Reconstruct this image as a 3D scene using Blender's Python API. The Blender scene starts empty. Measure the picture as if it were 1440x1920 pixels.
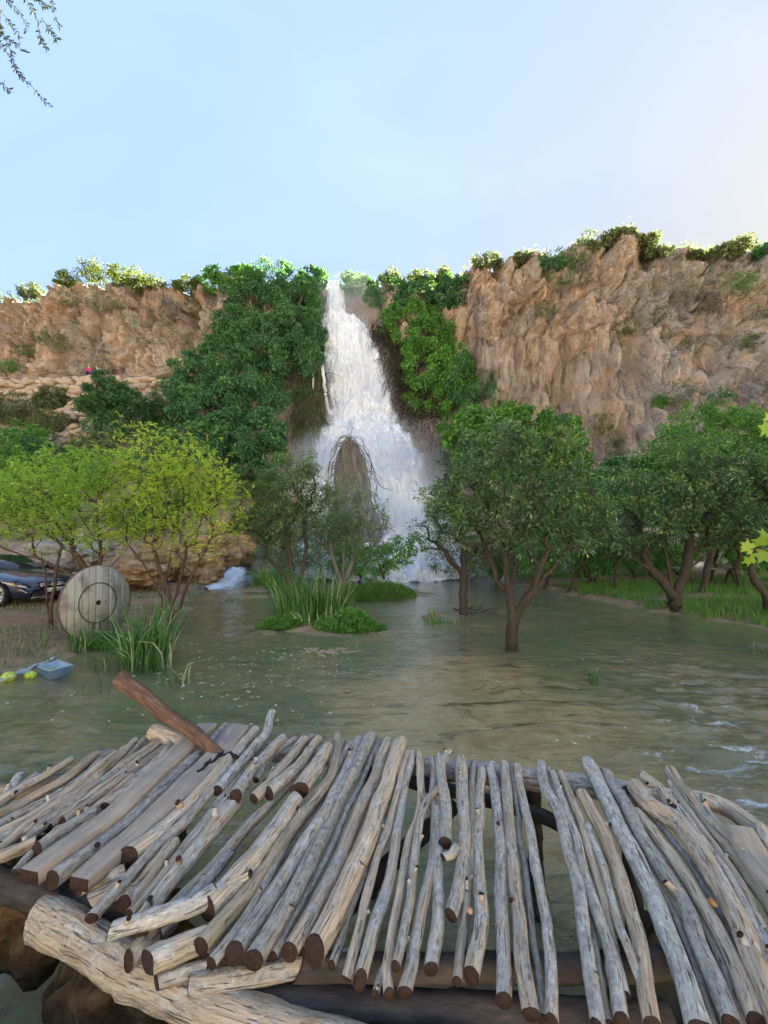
import bpy, bmesh, math, random
import numpy as np
from mathutils import Vector, Matrix

SC = bpy.context.scene
COL = SC.collection
R = math.radians

# ------------------------------------------------------------------ camera
F, CX, CY, HZ = 760.0, 720.0, 960.0, 1010.0        # focal length / centre / horizon in photo pixels
CAMZ = 2.15
PITCH = math.atan((HZ - CY) / F)
cam = bpy.data.cameras.new('camera'); camo = bpy.data.objects.new('camera', cam); COL.objects.link(camo)
cam.sensor_fit = 'HORIZONTAL'; cam.sensor_width = 36.0; cam.lens = 36.0 * F / 1440.0
cam.clip_start = 0.05; cam.clip_end = 3000.0
camo.location = (0, 0, CAMZ); camo.rotation_euler = (math.pi / 2 + PITCH, 0, 0)
SC.camera = camo

# ------------------------------------------------------------------ light
SUN_AZ, SUN_EL = R(52), R(23)
w = bpy.data.worlds.new('World'); SC.world = w; w.use_nodes = True
nt = w.node_tree; nt.nodes.clear()
sky = nt.nodes.new('ShaderNodeTexSky'); sky.sky_type = 'NISHITA'; sky.sun_disc = False
sky.sun_elevation = SUN_EL; sky.sun_rotation = SUN_AZ
sky.altitude = 200; sky.air_density = 1.0; sky.dust_density = 3.0; sky.ozone_density = 2.0
bg = nt.nodes.new('ShaderNodeBackground'); bg.inputs['Strength'].default_value = 0.15
wo = nt.nodes.new('ShaderNodeOutputWorld')
# thin bright haze: radiance levels off towards the sun instead of growing without end
def wn(mode, a, b):
    nd = nt.nodes.new('ShaderNodeMixRGB'); nd.blend_type = mode; nd.inputs[0].default_value = 1 if mode != 'MIX' else 0.6
    for i, v in ((1, a), (2, b)):
        if isinstance(v, tuple): nd.inputs[i].default_value = v
        else: nt.links.new(v, nd.inputs[i])
    return nd.outputs[0]
bw = nt.nodes.new('ShaderNodeRGBToBW'); nt.links.new(sky.outputs[0], bw.inputs[0])
K1 = 10.0
perch = wn('DIVIDE', sky.outputs[0], wn('ADD', wn('MULTIPLY', sky.outputs[0], (K1, K1, K1, 1)), (1, 1, 1, 1)))
lum = wn('DIVIDE', sky.outputs[0], wn('ADD', wn('MULTIPLY', bw.outputs[0], (K1, K1, K1, 1)), (1, 1, 1, 1)))
tinted = wn('MULTIPLY', wn('MIX', perch, lum), (3.0, 3.35, 3.75, 1))
# faint veil of high cloud
tc = nt.nodes.new('ShaderNodeTexCoord'); wm = nt.nodes.new('ShaderNodeMapping'); wm.inputs['Scale'].default_value = (1.2, 3.5, 1.6); wm.inputs['Rotation'].default_value = (0.3, 0.5, 0.6)
wz = nt.nodes.new('ShaderNodeTexNoise'); wz.inputs['Scale'].default_value = 1.6; wz.inputs['Detail'].default_value = 5; wz.inputs['Distortion'].default_value = 0.6
wr = nt.nodes.new('ShaderNodeValToRGB'); wr.color_ramp.elements[0].position = 0.42; wr.color_ramp.elements[0].color = (0.96, 0.97, 0.985, 1); wr.color_ramp.elements[1].position = 0.72; wr.color_ramp.elements[1].color = (1.07, 1.055, 1.03, 1)
nt.links.new(tc.outputs['Generated'], wm.inputs[0]); nt.links.new(wm.outputs[0], wz.inputs['Vector']); nt.links.new(wz.outputs[0], wr.inputs[0])
tinted = wn('MULTIPLY', tinted, wr.outputs[0])
nt.links.new(tinted, bg.inputs['Color']); nt.links.new(bg.outputs[0], wo.inputs[0])
sl = bpy.data.lights.new('sun', 'SUN'); sl.energy = 5.0; sl.angle = R(0.5); sl.color = (1, 0.93, 0.82)
so = bpy.data.objects.new('sun', sl); COL.objects.link(so)
sdir = Vector((math.sin(SUN_AZ) * math.cos(SUN_EL), math.cos(SUN_AZ) * math.cos(SUN_EL), math.sin(SUN_EL)))
so.rotation_euler = (-sdir).to_track_quat('-Z', 'Y').to_euler(); so.location = (30, 30, 60)
SC.view_settings.view_transform = 'Standard'; SC.view_settings.look = 'None'
SC.view_settings.exposure = 4.1; SC.view_settings.gamma = 1.0; SC.view_settings.use_curve_mapping = False
SC.cycles.use_denoising = True
SC.cycles.max_bounces = 8; SC.cycles.diffuse_bounces = 4; SC.cycles.glossy_bounces = 3
SC.cycles.transparent_max_bounces = 24; SC.cycles.transmission_bounces = 4; SC.cycles.volume_bounces = 1
SC.cycles.caustics_reflective = False; SC.cycles.caustics_refractive = False

# ------------------------------------------------------------------ pixel helpers
FW = np.array((0, math.cos(PITCH), math.sin(PITCH))); UP = np.array((0, -math.sin(PITCH), math.cos(PITCH)))
C0 = np.array((0, 0, CAMZ))
def ray(x, y):
    return np.array(((x - CX) / F, 0, 0)) + UP * ((CY - y) / F) + FW
def P(x, y, D):                                   # the point seen at pixel x, y that lies D metres ahead
    d = ray(x, y); return C0 + d * (D / d[1])
def G(x, y, z=0.0):                               # the point of the level z seen at pixel x, y
    d = ray(x, y); return C0 + d * ((z - CAMZ) / d[2])
def pxw(px, D): return px * D / F                 # width in metres of px pixels at depth D
def to_px(p):
    q = np.asarray(p) - C0; f = q @ FW
    return CX + F * q[..., 0] / f, CY - F * (q @ UP) / f

# ------------------------------------------------------------------ object helpers
def tag(o, label=None, cat=None, group=None, kind=None):
    if label: o['label'] = label
    if cat: o['category'] = cat
    if group: o['group'] = group
    if kind: o['kind'] = kind
    return o
def link(o, parent=None):
    COL.objects.link(o)
    if parent is not None:
        o.parent = parent
        o.matrix_parent_inverse = parent.matrix_basis.inverted()
    return o
def thing(name, label, cat, loc=(0, 0, 0), group=None):
    o = bpy.data.objects.new(name, None); COL.objects.link(o); o.location = tuple(loc); o.empty_display_size = 0.2
    return tag(o, label, cat, group)
def mesh_np(name, v, faces, mats=(), attrs=None, fmat=None, smooth=True):
    """faces: list of int arrays (n,k)"""
    me = bpy.data.meshes.new(name)
    v = np.ascontiguousarray(v, dtype=np.float32)
    me.vertices.add(len(v)); me.vertices.foreach_set('co', v.ravel())
    faces = [np.asarray(f, dtype=np.int32) for f in faces if len(f)]
    loops = np.concatenate([f.ravel() for f in faces])
    tot = np.concatenate([np.full(len(f), f.shape[1], dtype=np.int32) for f in faces])
    start = np.concatenate(([0], np.cumsum(tot)[:-1])).astype(np.int32)
    me.loops.add(len(loops)); me.loops.foreach_set('vertex_index', loops)
    me.polygons.add(len(tot)); me.polygons.foreach_set('loop_start', start)
    if fmat is not None: me.polygons.foreach_set('material_index', np.asarray(fmat, dtype=np.int32))
    me.update(calc_edges=True)
    if smooth: me.polygons.foreach_set('use_smooth', np.ones(len(tot), dtype=bool))
    for m in (mats if isinstance(mats, (list, tuple)) else [mats]): me.materials.append(m)
    for k, a in (attrs or {}).items():
        a = np.asarray(a, dtype=np.float32)
        if a.ndim == 1: me.attributes.new(k, 'FLOAT', 'POINT').data.foreach_set('value', a)
        else: me.attributes.new(k, 'FLOAT_VECTOR', 'POINT').data.foreach_set('vector', np.ascontiguousarray(a).ravel())
    return me
def obj(name, me, parent=None, **k):
    o = bpy.data.objects.new(name, me); link(o, parent); tag(o, **k); return o

class MB:                                          # small mesh collector
    def __init__(s): s.v = []; s.f = {}; s.n = 0; s.m = {}
    def add(s, v, faces, mi=0):
        v = np.asarray(v, float)
        for f in faces:
            f = np.asarray(f, int)
            if f.ndim == 1: f = f[None]
            s.f.setdefault((f.shape[1], mi), []).append(f + s.n)
        s.v.append(v); s.n += len(v); return s
    def build(s, name, mats, parent=None, smooth=False, attrs=None, **k):
        fs = []; fm = []
        for (kk, mi), l in s.f.items():
            a = np.concatenate(l); fs.append(a); fm += [mi] * len(a)
        return obj(name, mesh_np(name, np.concatenate(s.v), fs, mats, attrs, fm, smooth), parent, **k)
BOXF = np.array([[0, 3, 2, 1], [4, 5, 6, 7], [0, 1, 5, 4], [1, 2, 6, 5], [2, 3, 7, 6], [3, 0, 4, 7]])
def box_v(c, s, rz=0.0, M=None):
    x, y, z = np.asarray(s, float) / 2
    v = np.array([[-x, -y, -z], [x, -y, -z], [x, y, -z], [-x, y, -z], [-x, -y, z], [x, -y, z], [x, y, z], [-x, y, z]])
    if rz: ca, sa = math.cos(rz), math.sin(rz); v = v @ np.array([[ca, sa, 0], [-sa, ca, 0], [0, 0, 1]])
    if M is not None: v = v @ np.asarray(M).T
    return v + np.asarray(c, float)
def tube_vf(pts, rad, n=8, cap=True):
    pts = np.asarray(pts, float); m = len(pts); rad = np.broadcast_to(np.asarray(rad, float), (m,))
    t = np.gradient(pts, axis=0); t /= np.linalg.norm(t, axis=1, keepdims=True) + 1e-9
    ref = np.array((0, 0, 1.0)) if abs(t[:, 2]).mean() < 0.8 else np.array((1.0, 0, 0))
    u = np.cross(t, ref); u /= np.linalg.norm(u, axis=1, keepdims=True) + 1e-9
    b = np.cross(t, u)
    a = np.arange(n) * 2 * math.pi / n
    ring = (u[:, None, :] * np.cos(a)[None, :, None] + b[:, None, :] * np.sin(a)[None, :, None]) * rad[:, None, None]
    v = (pts[:, None, :] + ring).reshape(-1, 3)
    i = np.arange(m - 1)[:, None] * n; j = np.arange(n)[None]; k = (j + 1) % n
    q = np.stack([i + j, i + k, i + n + k, i + n + j], -1).reshape(-1, 4)
    fs = [q]
    if cap:
        v = np.vstack([v, pts[:1], pts[-1:]]); c0 = m * n
        jj = np.arange(n); kk = (jj + 1) % n
        fs.append(np.stack([kk, jj, np.full(n, c0)], -1)); e = (m - 1) * n
        fs.append(np.stack([e + jj, e + kk, np.full(n, c0 + 1)], -1))
    return v, fs
def resample(pts, n):
    """Catmull-Rom through the points, n samples"""
    p = np.asarray(pts, float)
    if len(p) == 2: return p[0] + (p[1] - p[0]) * np.linspace(0, 1, n)[:, None]
    q = np.vstack([2 * p[0] - p[1], p, 2 * p[-1] - p[-2]])
    seg = np.linalg.norm(np.diff(p, axis=0), axis=1); cs = np.concatenate(([0], np.cumsum(seg)))
    s = np.linspace(0, cs[-1], n); i = np.clip(np.searchsorted(cs, s, side='right') - 1, 0, len(p) - 2)
    t = ((s - cs[i]) / np.maximum(seg[i], 1e-9))[:, None]
    a, b, c, d = q[i], q[i + 1], q[i + 2], q[i + 3]
    return 0.5 * (2 * b + (c - a) * t + (2 * a - 5 * b + 4 * c - d) * t ** 2 + (3 * b - a - 3 * c + d) * t ** 3)

# ------------------------------------------------------------------ noise
def _h(ix, iy, iz, seed):
    h = (ix.astype(np.uint32) * np.uint32(374761393) + iy.astype(np.uint32) * np.uint32(668265263)
         + iz.astype(np.uint32) * np.uint32(2147483647) + np.uint32(seed * 974711 + 12345))
    h = (h ^ (h >> np.uint32(13))) * np.uint32(1274126177); h ^= h >> np.uint32(16)
    h = h * np.uint32(2246822519); h ^= h >> np.uint32(13)
    return h
_g = np.random.RandomState(3).normal(size=(64, 3)); _g /= np.linalg.norm(_g, axis=1, keepdims=True)
def noise(p, seed=0):
    p = np.asarray(p, float); i = np.floor(p).astype(np.int64); f = p - i
    u = f * f * f * (f * (f * 6 - 15) + 10); out = 0
    for dx in (0, 1):
        for dy in (0, 1):
            for dz in (0, 1):
                g = _g[_h(i[..., 0] + dx, i[..., 1] + dy, i[..., 2] + dz, seed) & np.uint32(63)]
                d = g[..., 0] * (f[..., 0] - dx) + g[..., 1] * (f[..., 1] - dy) + g[..., 2] * (f[..., 2] - dz)
                ww = (u[..., 0] if dx else 1 - u[..., 0]) * (u[..., 1] if dy else 1 - u[..., 1]) * (u[..., 2] if dz else 1 - u[..., 2])
                out = out + d * ww
    return out * 1.5
def fbm(p, octv=4, seed=0, gain=0.5):
    a, s, o = 1.0, 0, np.asarray(p, float)
    for k in range(octv): s = s + a * noise(o, seed + k); o = o * 2.03 + 7.1; a *= gain
    return s
def ridged(p, octv=4, seed=0):
    a, s, o = 1.0, 0, np.asarray(p, float)
    for k in range(octv): s = s + a * (1 - 2 * np.abs(noise(o, seed + k))); o = o * 2.1 + 3.7; a *= 0.5
    return s
def worley(p, seed=0):
    p = np.asarray(p, float); i = np.floor(p).astype(np.int64); f1 = np.full(p.shape[:-1], 9.0); f2 = f1.copy(); cid = np.zeros(p.shape[:-1])
    for dx in (-1, 0, 1):
        for dy in (-1, 0, 1):
            for dz in (-1, 0, 1):
                c = i + (dx, dy, dz); h = _h(c[..., 0], c[..., 1], c[..., 2], seed)
                j = np.stack([(h & np.uint32(255)) / 255.0, ((h >> np.uint32(8)) & np.uint32(255)) / 255.0, ((h >> np.uint32(16)) & np.uint32(255)) / 255.0], -1)
                d = np.linalg.norm(c + j - p, axis=-1); v = ((h >> np.uint32(20)) & np.uint32(1023)) / 1023.0
                n = d < f1; f2 = np.where(n, f1, np.minimum(f2, d)); cid = np.where(n, v, cid); f1 = np.where(n, d, f1)
    return f1, f2, cid
def sstep(a, b, x): t = np.clip((x - a) / (b - a), 0, 1); return t * t * (3 - 2 * t)

# ------------------------------------------------------------------ materials
class NT:
    def __init__(s, name):
        s.m = bpy.data.materials.new(name); s.m.use_nodes = True; s.t = s.m.node_tree; s.t.nodes.clear()
        s.out = s.n('OutputMaterial')
    def n(s, typ, **k):
        nd = s.t.nodes.new('ShaderNode' + typ)
        for a, b in k.items(): setattr(nd, a, b)
        return nd
    def set(s, nd, **k):
        for a, b in k.items():
            i = nd.inputs[a.replace('_', ' ')]
            if hasattr(b, 'links') or isinstance(b, bpy.types.NodeSocket): s.t.links.new(b, i)
            else: i.default_value = b
        return nd
    def l(s, a, b): s.t.links.new(a, b)
    def coord(s, scale=(1, 1, 1), attr=None, kind='Object', loc=(0, 0, 0), rot=(0, 0, 0)):
        if attr: c = s.n('Attribute', attribute_name=attr).outputs['Vector']
        else: c = s.n('TexCoord').outputs[kind]
        mp = s.n('Mapping'); s.l(c, mp.inputs[0]); mp.inputs['Scale'].default_value = scale
        mp.inputs['Location'].default_value = loc; mp.inputs['Rotation'].default_value = rot
        return mp.outputs[0]
    def noise(s, vec, scale=1, detail=4, rough=0.55, dist=0.0):
        nd = s.n('TexNoise'); s.l(vec, nd.inputs['Vector'])
        s.set(nd, Scale=scale, Detail=detail, Roughness=rough, Distortion=dist); return nd.outputs['Fac']
    def ramp(s, fac, stops, interp='LINEAR'):
        nd = s.n('ValToRGB'); s.l(fac, nd.inputs[0]); nd.color_ramp.interpolation = interp
        e = nd.color_ramp.elements
        while len(e) < len(stops): e.new(0.5)
        for q, (p, c) in zip(e, stops):
            q.position = p; q.color = (c, c, c, 1) if not hasattr(c, '__len__') else (*c, 1)
        return nd.outputs[0]
    def mix(s, fac, a, b, mode='MIX'):
        nd = s.n('MixRGB', blend_type=mode)
        for i, v in zip(range(3), (fac, a, b)):
            if isinstance(v, bpy.types.NodeSocket): s.l(v, nd.inputs[i])
            elif i == 0: nd.inputs[0].default_value = v
            else: nd.inputs[i].default_value = (*v, 1) if hasattr(v, '__len__') else (v, v, v, 1)
        return nd.outputs[0]
    def math(s, op, a, b=0.0, clamp=False):
        nd = s.n('Math', operation=op); nd.use_clamp = clamp
        for i, v in enumerate((a, b)):
            if isinstance(v, bpy.types.NodeSocket): s.l(v, nd.inputs[i])
            else: nd.inputs[i].default_value = v
        return nd.outputs[0]
    def bump(s, h, strength=0.5, dist=0.05, normal=None):
        nd = s.n('Bump'); s.l(h, nd.inputs['Height']); s.set(nd, Strength=strength, Distance=dist)
        if normal is not None: s.l(normal, nd.inputs['Normal'])
        return nd.outputs[0]
    def bsdf(s, color, rough=0.8, normal=None, spec=0.3, metal=0.0, **k):
        nd = s.n('BsdfPrincipled')
        if isinstance(color, bpy.types.NodeSocket): s.l(color, nd.inputs['Base Color'])
        else: nd.inputs['Base Color'].default_value = (*color, 1)
        if isinstance(rough, bpy.types.NodeSocket): s.l(rough, nd.inputs['Roughness'])
        else: nd.inputs['Roughness'].default_value = rough
        nd.inputs['Specular IOR Level'].default_value = spec; nd.inputs['Metallic'].default_value = metal
        if normal is not None: s.l(normal, nd.inputs['Normal'])
        for a, b in k.items(): s.set(nd, **{a: b})
        return nd.outputs[0]
    def done(s, sh): s.l(sh, s.out.inputs['Surface']); return s.m
def plain(name, col, rough=0.7, spec=0.3, metal=0.0, var=0.15, scale=8.0, bump=0.0, **k):
    t = NT(name); c = t.coord()
    n = t.noise(c, scale, 4)
    cc = t.mix(n, tuple(x * (1 - var) for x in col), tuple(min(1, x * (1 + var)) for x in col))
    return t.done(t.bsdf(cc, rough, t.bump(n, bump, 0.02) if bump else None, spec, metal, **k))
# ================================================================== the land
def mat_rock():
    t = NT('cliff_rock'); c = t.coord((1, 1, 1)); cv = t.coord((1, 1, 0.28))
    big = t.noise(c, 0.16, 5, 0.6); st = t.noise(cv, 0.9, 8, 0.68, 0.15); fine = t.noise(c, 4.5, 10, 0.72); mid = t.noise(c, 0.75, 6, 0.6)
    col = t.ramp(st, [(0.3, (0.20, 0.14, 0.10)), (0.42, (0.44, 0.33, 0.25)), (0.53, (0.61, 0.49, 0.39)), (0.72, (0.73, 0.63, 0.53))])
    blk = t.n('Attribute', attribute_name='blk').outputs['Fac']
    orange = t.ramp(t.math('ADD', mid, t.math('MULTIPLY', t.math('SUBTRACT', blk, .5), .25)), [(0.47, 0.0), (0.66, 1.0)])
    col = t.mix(t.math('MULTIPLY', orange, 0.45), col, (0.50, 0.29, 0.165))
    grey = t.ramp(big, [(0.5, 0.0), (0.62, 1.0)])
    sep = t.n('SeparateXYZ'); t.l(c, sep.inputs[0])
    gx = t.n('MapRange'); t.l(sep.outputs['X'], gx.inputs[0]); t.set(gx, From_Min=13.0, From_Max=22.0)
    gfac = t.math('ADD', t.math('MULTIPLY', grey, 0.72), t.math('MULTIPLY', gx.outputs[0], t.ramp(mid, [(0.38, 0.85), (0.6, 0.15)])), True)
    col = t.mix(gfac, col, t.ramp(fine, [(0.3, (0.25, 0.235, 0.22)), (0.7, (0.52, 0.50, 0.47))]))
    col = t.mix(1.0, col, t.ramp(blk, [(.2, (.78, .75, .74)), (.5, (1.0, 1.0, 1.0)), (.8, (1.18, 1.14, 1.08))]), 'MULTIPLY')
    stain = t.ramp(t.noise(t.coord((1, 1, 0.12)), 1.3, 5, 0.6), [(0.58, 0.0), (0.72, 1.0)])
    col = t.mix(t.math('MULTIPLY', stain, 0.45), col, (0.10, 0.085, 0.075))
    col = t.mix(1.0, col, t.ramp(fine, [(0.3, 0.75), (0.5, 0.98), (0.7, 1.1)]), 'MULTIPLY')
    # moss and grass where the surface lies flat
    geo = t.n('NewGeometry'); sn = t.n('SeparateXYZ'); t.l(geo.outputs['Normal'], sn.inputs[0])
    up = t.n('MapRange'); t.l(sn.outputs['Z'], up.inputs[0]); t.set(up, From_Min=0.62, From_Max=0.85)
    gm = t.math('MULTIPLY', up.outputs[0], t.ramp(t.noise(c, 0.8, 5), [(0.42, 0.0), (0.56, 1.0)]))
    col = t.mix(gm, col, t.ramp(fine, [(0.3, (0.045, 0.06, 0.02)), (0.7, (0.13, 0.13, 0.05))]))
    h = t.math('ADD', t.math('MULTIPLY', st, 0.6), fine)
    return t.done(t.bsdf(col, 0.92, t.bump(h, 1.0, 0.5), 0.1))
M_ROCK = mat_rock()

KEYS = [  # photo column, top depth, skyline row, profile (depth, height) foot .. top
    (-1500, 16, 560, [(6, 0.8), (10, 5), (12, 8), (13, 13)]),
    (-700, 26, 548, [(11, 0.8), (18, 6), (21, 10), (23, 14)]),
    (-250, 35, 545, [(15, 0.8), (29.5, 11), (30.8, 14.6), (33.6, 14.9)]),
    (0, 37, 548, [(17, 0.6), (31.3, 11.3), (32.5, 15.2), (35.4, 15.5)]),
    (90, 37, 550, [(17, 0.6), (31.3, 11.3), (32.5, 15.2), (35.4, 15.5)]),
    (150, 37.2, 528, [(17.5, 0.6), (31.3, 11.3), (32.5, 15.2), (35.5, 15.5)]),
    (240, 37.4, 522, [(18, 0.6), (31.3, 11.3), (32.5, 15.3), (35.5, 15.6)]),
    (330, 38, 545, [(19, 0.6), (31.3, 11.0), (32.6, 15.5), (35.6, 15.9)]),
    (430, 39, 520, [(22, 0.5), (30.5, 9.5), (33, 14.5), (36, 17)]),
    (560, 40, 508, [(25, 0.4), (29.5, 5), (33, 11), (37, 19)]),
    (606, 40.5, 514, [(25.3, 0.1), (31, 6), (36, 13.5), (39, 22.5)]),
    (613, 41.5, 529, [(25.5, 0.0), (31, 6), (37, 13.7), (40, 22.8)]),
    (640, 41.5, 529, [(25.5, 0.0), (31, 6), (37, 13.7), (40, 22.8)]),
    (648, 40.7, 513, [(25.5, 0.1), (31, 6), (36.8, 13.7), (39.3, 22.8)]),
    (720, 40, 527, [(25.5, 0.3), (31, 6), (35.8, 14), (38.2, 20)]),
    (800, 39, 530, [(25, 0.4), (30, 5), (34.5, 12), (37.3, 20)]),
    (862, 38, 522, [(24, 0.4), (29, 5), (33, 10), (36.3, 20)]),
    (900, 36, 502, [(23, 0.5), (28.5, 4.5), (32, 8.5), (34.3, 18)]),
    (985, 35, 484, [(22, 0.5), (28, 4.5), (31, 8), (33.3, 18)]),
    (1045, 34.5, 488, [(21.5, 0.5), (28, 4.5), (30.6, 8), (32.8, 18)]),
    (1090, 34, 462, [(21, 0.5), (27.5, 4.5), (30, 8), (32.4, 18)]),
    (1145, 33.5, 440, [(21, 0.5), (27, 4.5), (29.5, 8), (32, 18)]),
    (1205, 33, 446, [(20.5, 0.5), (26.5, 4.5), (29, 8), (31.4, 18)]),
    (1250, 32.6, 478, [(20, 0.5), (26, 4.5), (28.5, 8), (31, 17)]),
    (1340, 31.6, 484, [(20, 0.5), (25.5, 4.5), (27.5, 8), (30, 16)]),
    (1440, 30.5, 480, [(19, 0.5), (24.5, 4.5), (26.5, 8), (29, 16)]),
    (1800, 27, 460, [(15, 0.5), (20, 4.5), (22.5, 8), (25, 15)]),
    (2600, 18, 470, [(7, 0.5), (12, 4.5), (14, 8), (16, 13)]),
]
def cliff():
    kx = np.array([k[0] for k in KEYS], float)
    xs = np.concatenate([np.linspace(-1500, -120, 60), np.arange(-112, 1560, 2.7), np.linspace(1570, 2600, 45)])
    dt = np.interp(xs, kx, [k[1] for k in KEYS]); yt = np.interp(xs, kx, [k[2] for k in KEYS])
    yt = yt + 5.0 * fbm(np.stack([xs * 0.035, xs * 0, xs * 0], -1), 4, 5) * ((xs < 596) | (xs > 660))
    zt = CAMZ + (HZ - yt) / F * dt
    prof = [(np.interp(xs, kx, [k[3][i][0] for k in KEYS]), np.interp(xs, kx, [k[3][i][1] for k in KEYS])) for i in range(4)]
    prof = [(prof[0][0] - 1.5, prof[0][1] - 1.5)] + prof + [(dt, zt), (dt + 2.5, zt + 0.25), (dt + 60, zt + 2)]
    Dc = np.array([p[0] for p in prof]); Zc = np.array([p[1] for p in prof])      # (8, n)
    nseg = [6, 60, 40, 16, 120, 10, 14]
    rows_d, rows_z, rows_k = [], [], []
    for s, n in enumerate(nseg):
        for t in np.linspace(0, 1, n, endpoint=(s == len(nseg) - 1)):
            rows_d.append(Dc[s] * (1 - t) + Dc[s + 1] * t); rows_z.append(Zc[s] * (1 - t) + Zc[s + 1] * t); rows_k.append(s + t)
    D = np.array(rows_d); Z = np.array(rows_z); K = np.array(rows_k)[:, None] + 0 * D
    X = (xs - CX)[None] / F * dt[None] + 0 * D
    # beyond the frame keep plain; inside displace
    p = np.stack([X, D, Z], -1)
    face = sstep(3.7, 4.1, K) * (1 - sstep(4.93, 5.15, K))            # the bare cliff face
    right = (xs > 880)[None] * sstep(2.0, 2.6, K) * (1 - sstep(4.93, 5.15, K))
    fm = np.maximum(face, right)
    low = sstep(0.9, 1.3, K) * (1 - sstep(2.8, 3.0, K))
    gor = np.exp(-((xs - 640) / 90.0) ** 2)[None] + 0 * D
    bulge = 1.5 * fbm(p * (0.16, 0.16, 0.09), 3, 11)
    flute = ridged(p * (0.26, 0.06, 0.035), 3, 21) * 1.5
    strat = np.mod(Z * 0.42 + 0.9 * fbm(p * (.25, .25, .1), 3, 23), 1.0); strat = (strat - .5) * 1.0 * sstep(-.2, .5, fbm(p * (.3, .3, .3), 2, 29))
    bil = -np.abs(fbm(p * (0.75, 0.3, 0.42), 4, 31)) * 1.35 + 0.5
    fine = fbm(p * (2.0, 1.0, 1.5), 4, 41, .6) * 0.36
    edge = np.clip((K - 4.0) / 0.5, 0, 1)
    pw = p + 0.22 * np.stack([fbm(p * .9, 3, 91), fbm(p * .9 + 9, 3, 92), fbm(p * .9 + 19, 3, 93)], -1)
    f1, f2, cid = worley(pw * (0.75, 0.4, 0.24), 5); g1, g2, gid = worley(pw * (1.9, 1.0, 1.1), 6)
    blocks = (cid - .5) * 0.85 - 0.6 * (1 - sstep(0.0, 0.12, f2 - f1)) + (gid - .5) * 0.30 - 0.2 * (1 - sstep(0, .18, g2 - g1))
    d = (0.8 * bulge + 0.8 * flute + 0.55 * bil + fine + blocks + strat)
    over = sstep(4.35, 4.8, K) * (K < 5) * 0.8 * (xs > 880)[None]        # overhanging brow
    disp = fm * (1 - 0.75 * gor) * (d + over) + low * (1 - gor) * 0.5 * fbm(p * 0.55, 4, 51) + (K > 5) * 0.3 * fbm(p * 0.4, 3, 61)
    px, py = to_px(p)
    for (cx, cy, rx, ry, dep) in [(1188, 512, 22, 20, 1.9), (1214, 548, 11, 14, 1.2), (1040, 742, 22, 26, 1.3), (1010, 575, 14, 40, 0.8), (1390, 703, 7, 9, 1.2),
                                  (1322, 690, 45, 38, 1.1), (84, 592, 12, 24, 1.3), (30, 606, 16, 24, 1.3), (10, 570, 18, 14, .9), (170, 560, 22, 18, 1.0),
                                  (235, 630, 20, 30, 1.0), (1170, 690, 12, 60, 0.8), (1060, 545, 12, 34, 1.0), (915, 540, 20, 40, .8), (300, 610, 22, 18, 1.0), (1215, 650, 9, 8, .9), (1225, 730, 14, 26, 0.9)]:
        disp = disp - dep * np.exp(-(((px - cx) / rx) ** 2 + ((py - cy) / ry) ** 2) ** 1.5)
    V = p.copy(); V[..., 1] -= disp; V[..., 0] += fm * 0.35 * fbm(p * (0.9, 0.9, 0.9) + 40, 3, 71)
    V[..., 2] += fm * 0.25 * fbm(p * (0.8, 0.8, 0.8) + 90, 3, 81) * (K < 4.9)
    m, n = D.shape
    i = np.arange(m - 1)[:, None] * n; j = np.arange(n - 1)[None]
    q = np.stack([i + j, i + j + 1, i + n + j + 1, i + n + j], -1).reshape(-1, 4)
    o = obj('cliff', mesh_np('cliff', V.reshape(-1, 3), [q], [M_ROCK], {'blk': (0.65 * cid + 0.35 * gid).ravel()}, smooth=False), kind='structure')
    return V, xs, K
CLV, CLX, CLK = cliff()
_cpx, _cpy = to_px(CLV.reshape(-1, 3)); _cK = CLK.ravel()
def on_cliff(x, y, kmin=0.0, kmax=5.3):
    """point of the cliff surface seen at a pixel"""
    d = (_cpx - x) ** 2 + (_cpy - y) ** 2 + 1e6 * ((_cK < kmin) | (_cK > kmax))
    near = np.argsort(d)[:12]; v = CLV.reshape(-1, 3)[near]
    return v[np.argmin(v[:, 1])].copy()

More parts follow.
